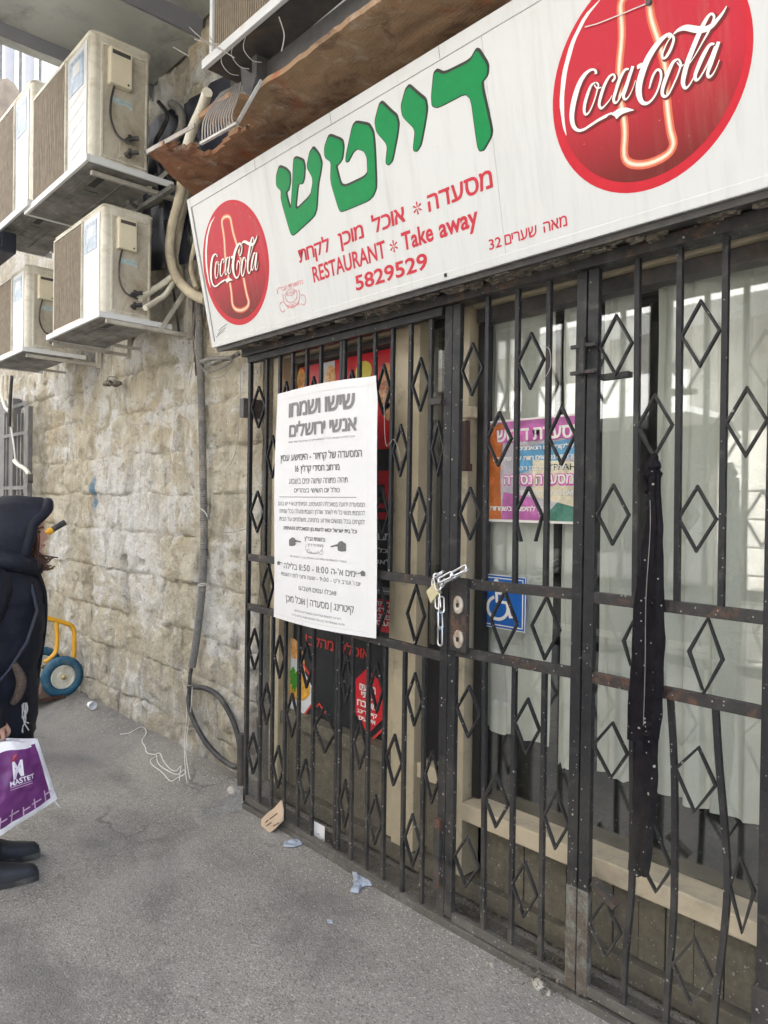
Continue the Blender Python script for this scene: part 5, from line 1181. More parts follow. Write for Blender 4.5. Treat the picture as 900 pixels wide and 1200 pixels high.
    m = MB(); m.box((-W+.05, .05, -.020), (-.06, .062, -.0165)); m.box((-W+.05, .21, -.020), (-.06, .222, -.0165)); m.box((-W+.25, .095, -.019), (-.32, .165, -.0165)); m.build('pan_rib', 'ac_under', up, bevel=.003, **L)
    m = MB(); m.box((-.26, .09, -.0195), (-.12, .125, -.0166)); m.build('pan_slot', 'black', up, **L)
    for x in (-.12, -W+.08):
        m = MB(); yb = D+.235
        m.box((x-.018, D+.055, -.022), (x+.018, yb, -.004)); m.build('bracket_arm', 'grey_bracket', t, bevel=.002, **L)
    return t
def place(t, x, y, z, s, label):
    t.location = (x, y, z); t.scale = (s, s, s) if not isinstance(s, tuple) else s; t['label'] = label; t['group'] = 'air conditioners along the wall'
ac = make_ac()
place(ac, -4.155, -.45, 2.655, .985, 'lower right cream air conditioner on a wall bracket, nearest above the hanging shoes')
A2 = copy_tree(ac); place(A2, -4.09, -.55, 3.475, (1.20, 1.14, 1.12), 'largest cream air conditioner, upper one of the stack under the balcony slab')
A3 = copy_tree(ac); u = at(30, 412, 'y', -.45); place(A3, u.x, -.45, u.z+.02, (1., .98, .93), 'lower left cream air conditioner partly hidden behind its neighbour')
A4 = copy_tree(ac); place(A4, -5.03, -.57, 3.50, (1.1, 1.1, 1.25), 'white air conditioner at the upper left edge, behind the largest one')
for ch in A4.children:
    if ch.name.startswith(('fan_grille', 'coil')): pass
# angle brackets on the wall with their diagonal stays
def wall_bracket(x, zt_, y0, label, drop=.30, sgn=1):
    b = thing('wall_bracket', label, 'bracket', (x, .08, zt_), group='steel brackets under the air conditioners')
    m = MB(); m.box((x-.013, y0, zt_-.048), (x+.013, .083, zt_-.026)); m.build('arm', 'grey_bracket', b, bevel=.002)
    m = MB(); m.box((x-.020, .052, zt_-.06), (x+.020, .084, zt_+drop)); m.build('upright', 'grey_bracket', b, bevel=.002)
    m = MB(); m.bar((x, y0+.33, zt_-.03), (x, .06, zt_+drop*.85), .022, .022, (1, 0, 0)); m.build('stay', 'grey_bracket', b)
wall_bracket(-4.13, 2.652, -.44, 'steel angle bracket under the lower right air conditioner')
wall_bracket(-4.16, 3.47, -.52, 'steel angle bracket under the largest air conditioner')
wall_bracket(u.x-.02, u.z+.015, -.44, 'steel angle bracket under the lower left air conditioner')
wall_bracket(-5.0, 2.652, -.44, 'steel angle bracket at the far end of the lower right air conditioner')
m = MB(); m.box((-5.25, -.13, 3.405), (-3.98, -.10, 3.432)); o = m.build('support_rail', 'ac_under'); tag(o, 'long steel rail across the brackets under the largest air conditioner', 'rail')
# dark box of a window unit seen under the upper left unit
m = MB(); m.box((-6.3, -.62, 3.30), (-5.50, -.52, 3.44)); o = m.build('louvred_box', 'tarp', bevel=.01); tag(o, 'dark blue ribbed plastic box at the left edge under the upper units', 'box')
for k in range(6):
    m = MB(); z = 3.305+.022*k; m.box((-6.29, -.64, z), (-5.495, -.621, z+.013)); m.build('rib', 'tarp', o)
# unit above the sign with its tray
tp = thing('air_conditioner', 'air conditioner over the rusty canopy with bare vertical wires, cut by the top edge', 'air conditioner', (-2.80, -.56, 3.46), group='air conditioners along the wall')
m = MB(); m.box((-2.80, -.52, 3.475), (-1.9, -.22, 4.15)); m.build('casing', 'ac_cream', tp, bevel=.01)
m = MB(); m.box((-2.775, -.526, 3.50), (-1.93, -.5205, 4.12)); m.build('coil', 'ac_coil', tp)
m = MB()
for i in range(52):
    x = -2.772+.84*i/51; m.ribbon([(x, -.536, 3.49), (x+.004, -.538, 3.7), (x+.003, -.536, 4.1)], .0048, .006)
m.build('fan_grille', 'coil_wire', tp)
m = MB(); m.box((-2.805, -.545, 3.475), (-2.785, -.5205, 4.15)); m.build('corner_post', 'ac_white', tp, bevel=.003)
m = MB(); m.box((-2.85, -.555, 3.435), (-1.2, -.535, 3.474)); m.build('tray_rim', 'ac_white', tp, bevel=.003)
m = MB(); m.box((-2.84, -.534, 3.440), (-1.2, -.15, 3.455)); m.build('base_pan', 'dark_metal', tp)
a = at(302, 91, 'z', 3.42); b = at(408, 2, 'z', 3.42); m = MB(); m.bar(a, a+(b-a)*2.2, .014, .03, (0, 0, 1)); m.build('rail', 'ac_white', tp, bevel=.002)
a = at(290, 100, 'z', 3.41); m = MB(); m.box((-2.62, -.45, 3.31), (-2.585, -.36, 3.43)); m.build('hanger', 'dark_metal', tp)
# torn grille of wires hanging under it
zg = lambda x, y, yy: at(220+x/8.18, 70+y/8.18, 'y', yy)
gr = thing('wire_guard', 'torn wire guard dangling over the rusty canopy left of the upper unit', 'wire guard', tuple(zg(300, 500, -.60)))
for k in range(12):
    t = k/11; m = MB(); top = zg(320+190*t, 315-100*t, -.52+.02*t); mid_ = zg(150+275*t, 600-80*t, -.60+.01*t); mm_ = zg(225+260*t, 450-110*t, -.57+.01*t); bot = zg(140+300*t, 770-150*t, -.60)
    m.tube([top, mm_, mid_, bot], .0032, 6); m.build('wire', 'wire_grey', gr)
m = MB(); m.bar(zg(125, 805, -.60), zg(475, 610, -.60), .010, .012); m.build('lower_bar', 'galv', gr)
m = MB(); m.bar(zg(480, 600, -.60), zg(705, 200, -.52), .010, .012); m.build('side_bar', 'galv', gr)
m = MB(); m.poly([zg(505, 60, -.54), zg(655, 160, -.52), zg(600, 350, -.54), zg(525, 300, -.55)], (0, .006, 0)); m.build('gusset', 'dark_metal', gr)
for k, pts in enumerate(([(170, 55), (215, 68)], [(222, 32), (252, 52), (275, 70)])): pass
tw = thing('dry_twigs', 'bare dry twigs sticking out over the tray left of the upper unit', 'twigs', tuple(at(240, 50, 'y', -.62)))
for pts in ([(203, 55), (215, 62), (222, 66)], [(222, 32), (240, 48), (262, 60), (275, 68)], [(228, 46), (245, 50), (258, 52)], [(327, 20), (333, 40), (330, 60)], [(245, 42), (252, 52), (262, 60)]):
    m = MB(); m.tube([at(*p, 'y', -.62) for p in pts], .0022, 5); m.build('twig', 'wire_grey', tw)
for k, px in enumerate((262, 274, 288)):
    m = MB(); a = at(px, 74-k*8, 'y', -.61); m.tube([a+Vector((0, 0, .05)), a+Vector((0, -.01, 0)), a+Vector((.01, .02, -.035)), a+Vector((.03, .05, -.040))], .0013, 5); o = m.build('tie_wire', 'wire_grey'); tag(o, ('leftmost', 'middle', 'rightmost')[k]+' of the three thin wires hooked over the white tray rim above the torn guard', 'wire')

# ================================================================== PIPES, HOSES AND CABLES ON THE WALL
def pipe(name, label, cat, pts, r, mt, y=.06, seg=10, corr=None, group=None):
    P = [at(p[0], p[1], 'y', p[2] if len(p) > 2 else y) for p in pts]; m = MB(); m.tube(P, r, seg, corr=corr); o = m.build(name, mt); tag(o, label, cat, group); return o
pipe('drain_pipe', 'cream plastic pipe slanting up behind the torn wire guard', 'pipe', [(243, 108, -.3), (236, 128, -.26), (226, 150, -.22), (219, 172, -.2)], .026, 'pipe_white')
pipe('corrugated_hose', 'grey ribbed hose curving to the side of the largest air conditioner', 'hose', [(201, 122, -.05), (210, 128, -.06), (214, 142, -.08), (209, 158, -.12), (196, 168, -.16), (178, 176, -.22)], .024, 'hose_grey', corr=.016)
pipe('wrapped_pipe', 'thick tape wrapped pipe bundle coming down from the rusty canopy left of the sign', 'pipe', [(214, 205, -.06), (211, 230, -.05), (202, 265, -.03), (199, 295, -.02), (206, 322, -.02), (222, 342, -.02), (242, 352, .0)], .030, 'pipe_wrap')
pipe('wrapped_pipe', 'thinner pale pipe just behind the thick taped pipe bundle', 'pipe', [(222, 222, .03), (212, 262, .04), (208, 300, .05), (212, 325, .05), (208, 335, .03)], .020, 'pipe_wrap')
pipe('insulated_pipe', 'upper white insulated pipe running into the lower right air conditioner', 'pipe', [(205, 322, -.0), (190, 333, -.08), (176, 342, -.16), (164, 350, -.24)], .018, 'pipe_white')
pipe('insulated_pipe', 'lower white insulated pipe running into the lower right air conditioner', 'pipe', [(204, 330, .0), (194, 345, -.08), (184, 352, -.14), (170, 361, -.24)], .016, 'pipe_white')
pipe('insulated_pipe', 'grey lagged pipe entering the side of the largest air conditioner low down', 'pipe', [(200, 210, .0), (190, 190, -.1), (172, 178, -.26)], .018, 'hose_grey')
pipe('corrugated_conduit', 'long black ribbed conduit running down the stone wall left of the gate', 'conduit', [(233, 350), (234, 400), (236, 470), (238, 560), (239, 640), (236, 700), (230, 750), (225, 781)], .024, 'hose_grey', y=.055, corr=.014)
pipe('cable', 'short black cable stub coming out of the foot of the ribbed conduit', 'cable', [(226, 775), (223, 790), (222, 802)], .012, 'rubber', y=.055)
pipe('cable_loop', 'thick black cable loop at the foot of the stone wall beside the gate', 'cable', [(222, 804, .05), (221, 822, .04), (226, 842, .02), (240, 868, .0), (258, 888, .0), (276, 899, .02), (281, 890, .03), (280, 868, .04), (272, 842, .04), (258, 818, .04), (242, 807, .04), (226, 805, .045)], .015, 'rubber')
pipe('cable_sleeve', 'dark upright cable sleeve against the left gate post', 'pipe', [(283, 860, .03), (283, 885, .03), (283, 922, .03)], .024, 'dark_metal')
tie = MB(); c = at(237, 685, 'y', .03); tie.tube([c+Vector((.028*math.cos(t), .0+.028*math.sin(t), .01*math.cos(t))) for t in [i*2*math.pi/12 for i in range(12)]], .002, 5, closed=True); tag(tie.build('cable_tie', 'white_cord'), 'white cable tie round the black ribbed conduit', 'cable tie')
for lab, pts in (('thin white wire hanging on the stones left of the ribbed conduit', [(228, 425), (224, 455), (214, 475), (205, 495), (200, 520), (202, 540)]), ('thin white wire crossing in front of the ribbed conduit', [(224, 570), (230, 590), (240, 600), (243, 606)]), ('thin pale wire running from the conduit to the gate post', [(243, 606), (252, 620), (268, 624), (288, 620)]), ('thin wire drooping beside the gate post under the sign', [(280, 420), (282, 455), (278, 520), (270, 545)]),
                 ('loose wire draped under the left end of the sign', [(236, 430), (246, 442), (262, 440), (276, 420), (284, 404)]), ('pale thin wire hanging from the lower right air conditioner bracket', [(226, 392), (228, 410), (222, 450)])):
    pipe('wire', lab, 'wire', pts, .0022, 'white_cord' if 'white' in lab else 'wire_grey', y=.035, seg=5)
pipe('wire_coil', 'coil of grey wires on the wall right under the left end of the sign', 'wire', [(238, 425, .02), (246, 428, .03), (262, 420, .01), (272, 422, .02), (262, 430, .02), (244, 436, .0), (240, 430, .02), (256, 426, .04), (274, 416, .02)], .005, 'hose_grey')
for lab, r_, mt_, pts in (('thick dark cable bent behind the side of the largest air conditioner', .014, 'rubber', [(186, 120, .04), (196, 135, .0), (190, 152, -.04), (182, 168, -.06), (186, 188, .0), (196, 205, .03)]),
    ('slim black cable running down between the air conditioners and the taped pipes', .008, 'rubber', [(196, 212, .02), (192, 250, .03), (196, 300, .04), (204, 345, .05), (210, 392, .05)]),
    ('pale bent pipe tucked behind the left edge of the white sign', .016, 'pipe_wrap', [(236, 262, .05), (228, 290, .04), (224, 315, .04), (230, 338, .03)]),
    ('thin brown cable beside the ribbed conduit just left of the sign corner', .006, 'handle_brown', [(226, 330, .03), (229, 360, .04), (227, 400, .05), (230, 440, .06)]),
    ('dusty grey pipe stub on the wall under the left corner of the sign', .013, 'hose_grey', [(236, 424, .05), (250, 420, .03), (268, 420, .03), (280, 414, .05)]),
    ('dark flexible hose sagging under the largest air conditioner toward the wall', .012, 'hose_grey', [(150, 236, -.2), (165, 244, -.1), (184, 238, .0), (200, 226, .05)])):
    pipe('cable', lab, 'cable', pts, r_, mt_)
# dark tarpaulin bunched behind the units
m = MB(); NX, NY = 26, 20; P = []
for j in range(NY+1):
    for i in range(NX+1):
        x = -4.75+1.12*i/NX; z = 3.12+.98*j/NY; z += .25*(i/NX)*(1 - j/NY)*0; P.append((x, .055-.05*abs(noise.noise(Vector((x*4, z*5, 1))))-.03*noise.noise(Vector((x*9, z*3, 5))), z - .12*(i/NX)))
k = NX+1; m.add(P, [(j*k+i, j*k+i+1, (j+1)*k+i+1, (j+1)*k+i) for j in range(NY) for i in range(NX) if noise.noise(Vector((i*.3, j*.3, 9))) > -.28])
tag(m.build('tarpaulin', 'tarp', fixn=False, smooth=True), 'dark blue crumpled tarpaulin hung on the wall behind the air conditioners', 'tarpaulin')
# shoes hanging by a string
sh = thing('hanging_shoes', 'pair of small dark shoes hanging on a string below the air conditioners', 'shoes', tuple(at(130, 450, 'y', .02)))
m = MB(); m.tube([at(132, 400, 'y', .0), at(131, 425, 'y', .01), at(130, 440, 'y', .01)], .0018, 5); m.build('string', 'wire_grey', sh)
for px, fl in ((126, -1), (137, 1)):
    c = at(px, 450, 'y', .0+.02*fl); rr = []
    for i in range(9):
        v = i/8; L = -.062+.124*v; h_ = .022*math.sin(math.pi*(.08+.88*v))**.5*(1+.35*(v < .45)); wdd = .026*math.sin(math.pi*(.08+.86*v))**.5
        rr.append([c+Vector((L*fl, wdd*math.cos(t), h_*math.sin(t) if math.sin(t) > 0 else h_*.7*math.sin(t))) for t in [q_*2*math.pi/12 for q_ in range(12)]])
    m = MB(); m.loft(rr); m.tube([c+Vector((-.01*fl, 0, .02)), c+Vector((0, .0, .045)), at(130, 441, 'y', .01)], .0025, 5); m.build('shoe', 'litter', sh)
pipe('white_wire', 'white string trailing down the stones under the hanging shoes', 'string', [(132, 458), (131, 470), (132, 485)], .0015, 'white_cord', y=.03, seg=5)

# ================================================================== FAR LEFT METAL GATE AND LOOSE CABLE
fg = thing('folded_grille', 'grey steel barred grille folded against the wall behind the hooded person', 'grille', (-7.2, .0, 1.5))
for px, wd_ in ((31, .045), (14, .03), (4, .03)):
    a = at(px, 475, 'y', .0-.05); m = MB(); m.box((a.x-wd_, -.05, .15), (a.x+wd_, -.01, at(31, 476, 'y', -.05).z-(0 if px == 31 else .0))); m.build('upright', 'door_grey', fg, bevel=.003)
for px, t_ in ((22, 0), (26, 0), (9, 0)):
    a = at(px, 475, 'y', -.03); m = MB(); m.box((a.x-.012, -.04, .2), (a.x+.012, -.02, at(31, 482, 'y', -.05).z)); m.build('bar', 'door_grey', fg)
for py in (480, 512, 572, 650): 
    a, b = at(2, py, 'y', -.06), at(31, py, 'y', -.06); m = MB(); m.box((a.x, -.055, a.z-.015), (b.x, -.052, a.z+.015)); m.build('crosspiece', 'door_grey', fg)
m = MB(); m.box((-10.5, .02, .1), (-7.45, .09, 2.55)); o = m.build('metal_door', 'door_grey'); tag(o, 'dark grey metal door at the far left edge behind the grille', 'door')
pipe('drooping_cable', 'white cable with a plug hanging beside the steel grille at the left', 'cable', [(12, 470, -.1), (13, 500, -.1), (16, 520, -.12), (18, 540, -.12)], .007, 'white_cord')
m = MB(); m.tube([at(17, 540, 'y', -.12), at(22, 545, 'y', -.12), at(30, 550, 'y', -.12), at(34, 556, 'y', -.12)], .019, 8); o = m.build('plug', 'pipe_white'); tag(o, 'cream plug and socket at the end of the white cable on the left', 'plug')
m = MB(); m.box(tuple(at(34, 566, 'y', -.14)-Vector((.03, 0, 0))), tuple(at(37, 556, 'y', -.10))); m.build('socket_end', 'rubber', o)
for k, pts in enumerate(([(3, 440), (2, 460), (5, 475), (10, 482)], [(8, 440), (8, 462), (12, 478), (14, 500)], [(14, 440), (12, 470), (11, 500)])): pipe('hanging_cable', ('leftmost', 'middle', 'rightmost')[k]+' of the three thick cables hanging under the lower left air conditioner', 'cable', [(*p, -.08-.02*k) for p in pts], .014, ('pipe_white', 'pipe_wrap', 'rubber')[k])
# ================================================================== THE PERSON READING THE NOTICE
RP = Vector((-3.428, -1.212, 0)); RA = math.radians(-19)
per = thing('person', 'person in hooded dark navy quilted coat at left edge, holding a carrier bag', 'person', tuple(RP), RA)
K = dict(local=True)
def skin_mesh(nodes, edges, rad, sub=2):
    me = bpy.data.meshes.new('body'); me.from_pydata(nodes, edges, []); me.update(); o = bpy.data.objects.new('body', me); C.objects.link(o)
    md = o.modifiers.new('skin', 'SKIN'); md.use_smooth_shade = True
    lay = me.skin_vertices[0].data if me.skin_vertices else None
    if lay is None:
        bm = bmesh.new(); bm.from_mesh(me); bm.verts.layers.skin.verify(); bm.to_mesh(me); bm.free(); lay = me.skin_vertices[0].data
    for i, r in enumerate(rad): lay[i].radius = (r, r)
    lay[0].use_root = True
    s = o.modifiers.new('sub', 'SUBSURF'); s.levels = s.render_levels = sub
    dg = bpy.context.evaluated_depsgraph_get(); out = bpy.data.meshes.new_from_object(o.evaluated_get(dg)); bpy.data.objects.remove(o); bpy.data.meshes.remove(me)
    v = [tuple(p.co) for p in out.vertices]; f = [tuple(p.vertices) for p in out.polygons]; bpy.data.meshes.remove(out); return v, f
HY = .115       # head carried forward
nodes = [(0, 0, .86), (0, .0, 1.04), (0, .02, 1.2), (0, .045, 1.30), (0, HY-.015, 1.38)]; rad = [.13, .125, .13, .07, .055]; ed = [(0, 1), (1, 2), (2, 3), (3, 4)]
def chain_(start, pts, rs):
    i = start
    for p, r in zip(pts, rs): nodes.append(p); rad.append(r); ed.append((i, len(nodes)-1)); i = len(nodes)-1
    return i
for s in (-1, 1):
    chain_(0, [(.09*s, 0, .78), (.10*s, .02, .44), (.10*s+.0, -.03, .10), (.105*s, .03, .05), (.11*s, .12, .035)], [.09, .06, .042, .038, .032])
wr = chain_(2, [(.17, .0, 1.25), (.265, -.07, 1.0), (.285, .03, .77), (.288, .042, .735)], [.06, .045, .03, .026]); HAND = (.290, .05, .70)
pm = chain_(wr, [HAND], [.030])
for k, (dy, L) in enumerate(((.030, .062), (.010, .070), (-.010, .066), (-.028, .052))):
    y = HAND[1]+dy; z = HAND[2]
    chain_(pm, [(.292, y, z-.02), (.297, y+.003, z-.02-L*.38), (.285, y+.004, z-.02-L*.62), (.268, y+.004, z-.02-L*.50)], [.0105, .0092, .0085, .0075])
chain_(pm, [(.280, HAND[1]+.038, HAND[2]+.006), (.270, HAND[1]+.050, HAND[2]-.022), (.262, HAND[1]+.040, HAND[2]-.045)], [.012, .010, .008])
wl = chain_(2, [(-.17, .0, 1.25), (-.26, -.03, 1.0), (-.20, .12, .84), (-.19, .145, .815)], [.06, .045, .03, .026]); HL = (-.175, .165, .79)
pl_ = chain_(wl, [HL], [.030])
for k, dx in enumerate((-.028, -.010, .010, .028)): chain_(pl_, [(HL[0]+dx, HL[1]+.02, HL[2]-.02), (HL[0]+dx, HL[1]+.035, HL[2]-.048), (HL[0]+dx, HL[1]+.03, HL[2]-.075)], [.0105, .009, .008])
chain_(pl_, [(HL[0]+.036, HL[1], HL[2]-.01), (HL[0]+.046, HL[1]+.01, HL[2]-.04)], [.012, .009])
bv, bf = skin_mesh(nodes, ed, rad)
body = MB(); body.sm = True; body.add(bv, bf)
# head: rings from the throat to the crown with a face profile
ZC = 1.345
prof = [(-.045, .035, .045, -.045), (-.02, .050, .05, -.055), (0, .085, .036, -.06), (.010, .096, .046, -.068), (.022, .100, .055, -.074), (.034, .094, .060, -.078), (.044, .093, .063, -.081), (.050, .102, .0645, -.083), (.056, .097, .065, -.084), (.061, .104, .066, -.085), (.068, .098, .067, -.087), (.078, .098, .069, -.089), (.088, .098, .070, -.092), (.100, .097, .072, -.095), (.112, .094, .074, -.097), (.122, .092, .075, -.099), (.134, .098, .076, -.1), (.150, .100, .077, -.1), (.170, .098, .077, -.1), (.190, .090, .074, -.096), (.208, .072, .064, -.085), (.222, .048, .045, -.062), (.230, .02, .02, -.03)]
nose_t = {.078: .012, .088: .020, .100: .017, .112: .011, .122: .006, .134: .003}
rings = []
for dz, yf, wx, yb in prof:
    ring = []
    for k in range(40):
        t = 2*math.pi*k/40; s_, c_ = math.sin(t), math.cos(t); x = wx*(abs(c_)**.9)*(1 if c_ > 0 else -1); y = (yf if s_ > 0 else -yb)*s_
        if s_ > 0:
            y += nose_t.get(dz, 0)*math.exp(-(x/.011)**2)
            if .105 < dz < .130: y -= .010*math.exp(-((abs(x)-.032)/.013)**2)
            if .03 < dz < .058: y -= .004*(abs(x) > .022)
        ring.append((x, HY+y, ZC+dz))
    rings.append(ring)
body.loft(rings)
for s in (-1, 1):
    rr = []
    for i in range(7):
        v = i/6; z = ZC+.075+.062*v; w_ = .016*math.sin(math.pi*(.1+.8*v)); rr.append([(s*(.074+.008*math.sin(t)), HY-.008+w_*math.cos(t)-.006*v, z) for t in [q*2*math.pi/8 for q in range(8)]])
    body.loft(rr)
body.build('body', 'skin', per, **K)
for s in (-1, 1):
    m = MB(); c = (s*.032, HY+.080, ZC+.116); m.loft([[(c[0]+.012*math.cos(a)*math.cos(t), c[1]+.008*math.sin(a), c[2]+.006*math.cos(a)*math.sin(t)) for t in [q*2*math.pi/10 for q in range(10)]] for a in (-1.2, -.6, 0, .6, 1.2)]); m.build('eye', 'eye_dark', per, **K)
    m = MB(); m.ribbon([(s*.016, HY+.098, ZC+.132), (s*.032, HY+.095, ZC+.137), (s*.048, HY+.082, ZC+.132)], .005, .004, (0, 1, 0)); m.build('eyebrow', 'hair_brown', per, **K)
m = MB(); m.ribbon([(-.022, HY+.088, ZC+.055), (0, HY+.101, ZC+.056), (.022, HY+.088, ZC+.055)], .009, .008, (0, 1, 0)); m.build('lips', 'lips', per, **K)
random.seed(21)
m = MB()
for i in range(46):
    s = 1 if i % 2 == 0 else -1; x = s*random.uniform(.045, .075); y0 = HY+random.uniform(.03, .07); z0 = ZC+random.uniform(.02, .17)
    e = (x+random.uniform(-.02, .02), y0+random.uniform(.0, .03), ZC-random.uniform(-.02, .05)); m.tube([(x, y0, z0), (x+.008*s, y0+.014, (z0+e[2])/2+.01), e], lambda t: .0042*(1-.6*t), 5)
for i in range(13):      # wisps blown forward under the chin
    z0 = ZC+random.uniform(-.005, .045); x = random.uniform(.01, .05); L = random.uniform(.05, .10); dz = random.uniform(-.05, -.012)
    m.tube([(x, HY+.05, z0), (x-.008, HY+.080, z0-.016), (x-.012, HY+.085+L*.3, z0+dz*.9-.01), (x-.02, HY+.06+L, z0+dz*.8-.01+.02*math.sin(i*2.3))], lambda t: .0075*(1-.65*t), 6)
m.build('hair', 'hair_brown', per, **K)
# hood
def sup(t, p): c_ = math.cos(t); return abs(c_)**p*(1 if c_ > 0 else -1)
hz = 1.440; rings = []
for y, rx, rz_, dz in ((-.165, .03, .03, -.02), (-.155, .085, .075, -.02), (-.13, .118, .115, -.012), (-.08, .142, .148, -.004), (-.02, .152, .168, .0), (.035, .150, .172, .002), (.075, .142, .168, .0), (.100, .132, .156, .0), (.112, .120, .138, .0), (.108, .105, .120, .0), (.090, .098, .112, 0), (.03, .095, .115, 0), (-.05, .09, .11, 0)):
    ring = []
    for k in range(36):
        t = 2*math.pi*k/36; x = rx*math.cos(t); z = rz_*math.sin(t)
        if z < 0: z *= 1.10
        wob = 1+.035*noise.noise(Vector((x*14, y*14, z*14)))+.02*math.sin(t*9+y*20)*(y > -.1)
        fy = y+HY-.045 + (.060*sstep(.04, .13, z) if y > .05 else 0) - (.035*sstep(.06, -.14, z) if y > .05 else 0)
        ring.append((x*wob, fy, hz+dz+z*wob))
    rings.append(ring)
m = MB(); m.loft(rings, cap=True); m.build('hood', 'coat_navy', per, **K)
m = MB()
rk = []
for k in range(37):
    t = 2*math.pi*k/36; z = .146*math.sin(t); z = z*1.08 if z < 0 else z; fy = .098+HY-.045+.060*sstep(.04, .13, z)-.035*sstep(.06, -.14, z); rk.append((.122*math.cos(t), fy, hz+z))
m.tube(rk[:-1], .024, 10, closed=True, smooth=False); m.build('hood_rim', 'coat_navy', per, **K)
# coat body: quilted, widening to the hem
def coat_ring(z, rx, yf, yb, cy=0., puff=1.):
    ph = (z-.62)/.135; b = abs(math.sin(math.pi*ph))**.45; ring = []
    for k in range(48):
        t = 2*math.pi*k/48; s_, c_ = math.sin(t), math.cos(t); q = 1+puff*(.045*b-.03)+.018*noise.noise(Vector((c_*3, s_*3, z*9)))-.045*abs(noise.noise(Vector((c_*5, s_*5, z*15))))+.01*noise.noise(Vector((c_*11, s_*11, z*22)))
        x = rx*abs(c_)**.85*(1 if c_ > 0 else -1)*q; y = cy+(yf if s_ > 0 else -yb)*s_*q; ring.append((x, y, z))
    return ring
rings = []; 
prof = [(.60, .225, .150, .18), (.75, .232, .170, .19), (.90, .230, .190, .19), (1.05, .230, .212, .19), (1.16, .230, .215, .18), (1.24, .215, .195, .17), (1.30, .175, .165, .14), (1.345, .13, .14, .11), (1.37, .10, .11, .09)]
for i in range(len(prof)-1):
    for k in range(9):
        t = k/9; a, b = prof[i], prof[i+1]; rings.append(coat_ring(*[a[j]*(1-t)+b[j]*t for j in range(4)], cy=.012))
rings.append(coat_ring(*prof[-1], cy=.012))
inner = [[(p[0]*.95, p[1]*.95, p[2]+.004) for p in rings[0]], [(p[0]*.93, p[1]*.93, p[2]+.10) for p in rings[0]]]
m = MB(); m.loft(inner[::-1]+rings); m.build('coat', 'coat_navy', per, **K)
m = MB(); rr = []
for i in range(25):      # raised collar of the hood lying on the shoulders
    v = i/24; t = -math.pi*.30+v*math.pi*1.6; rr.append((.125*math.cos(t), .055+.11*math.sin(t), 1.325+.02*math.cos(t*2)))
m.tube(rr, .052, 12, smooth=False); m.build('collar', 'coat_navy', per, **K)
m = MB(); m.tube([(.035, .185, 1.30), (.04, .218, 1.20), (.03, .220, 1.05), (.03, .195, .85), (.03, .160, .61)], .010, 8); m.build('zip_placket', 'coat_black', per, **K)
def sleeve(pts, radii, name='sleeve'):
    P = spline([Vector(p) for p in pts], 12); n = len(P); L = 0; vs = []; rings = []; prev = None
    for i, p in enumerate(P):
        u = i/(n-1); j = u*(len(radii)-1); a = int(min(j, len(radii)-2)); r = radii[a]*(1-(j-a))+radii[a+1]*(j-a)
        d = (P[min(i+1, n-1)]-P[max(0, i-1)]).normalized(); x = Vector((1, 0, 0)); x = (x-d*x.dot(d)).normalized(); y = d.cross(x)
        r *= 1+.12*(abs(math.sin(math.pi*u*4.5))**.5-.5); rings.append([p+(x*math.cos(t)+y*math.sin(t))*r*(1+.03*noise.noise(Vector((math.cos(t)*3, math.sin(t)*3, u*12)))) for t in [q*2*math.pi/22 for q in range(22)]])
    m = MB(); m.loft(rings); return m.build(name, 'coat_navy', per, **K)
sleeve([(.13, .0, 1.27), (.215, -.01, 1.20), (.275, -.06, 1.02), (.290, -.01, .86), (.290, .035, .735)], [.085, .108, .092, .080, .066, .052])
sleeve([(-.13, .0, 1.27), (-.215, -.01, 1.20), (-.27, -.03, 1.02), (-.24, .06, .90), (-.19, .13, .83)], [.085, .108, .092, .080, .066, .052])
m = MB(); m.tube([(.288, .028, .765), (.289, .046, .700)], .050, 16, smooth=False); m.build('sleeve_cuff', 'coat_black', per, **K)
# brown fleece patch on the upper arm and at the pocket
def patch(y0, y1, z0, z1, x_at, name):
    m = MB(); vs = []; 
    for j in range(9):
        for i in range(7):
            y = y0+(y1-y0)*i/6; z = z0+(z1-z0)*j/8; vs.append((x_at(y, z)+.002*noise.noise(Vector((y*90, z*90, 0))), y, z))
    n = len(vs); m.add(vs+[(v[0]-.012, v[1], v[2]) for v in vs], [(j*7+i, j*7+i+1, (j+1)*7+i+1, (j+1)*7+i) for j in range(8) for i in range(6)]); m.sm = True; return m.build(name, 'fleece', per, fixn=False, **K)
patch(-.035, .045, 1.06, 1.20, lambda y, z: .345+.035*(z-1.06)*-1.2 - ((y-.0)/.16)**2*.10+.012, 'fleece_patch')
m = MB(); m.tube([(.245, .115, .94), (.252, .135, .90), (.25, .142, .86), (.245, .13, .81), (.24, .11, .78)], lambda t: .012+.008*math.sin(math.pi*t), 8); m.build('pocket_trim', 'fleece', per, **K)
m = MB(); m.ribbon([(.12, .17, 1.24), (.175, .195, 1.14), (.215, .16, 1.02), (.245, .10, .92), (.262, .05, .86)], .030, .010, (0, 1, 0)); m.build('shoulder_strap', 'coat_strap', per, **K)
m = MB()
for i in range(7):
    y = .150+random.uniform(-.012, .016); m.tube([(.165, y, .76), (.172+random.uniform(-.01, .01), y+.004, .73), (.168, y+random.uniform(-.012, .012), .69), (.17, y+random.uniform(-.015, .015), .655+random.uniform(-.02, .03))], .0024, 5)
m.build('tassel', 'seam_thread', per, **K)
m = MB(); rk = [[(.10+.07*math.cos(t), .135+.040*math.sin(t)+(0.01*(z_ < .66)), z_) for t in [q*2*math.pi/16 for q in range(16)]] for z_ in (.56, .60, .70, .80, .88)]
m.loft(rk); m.build('coat_flap', 'coat_black', per, **K)
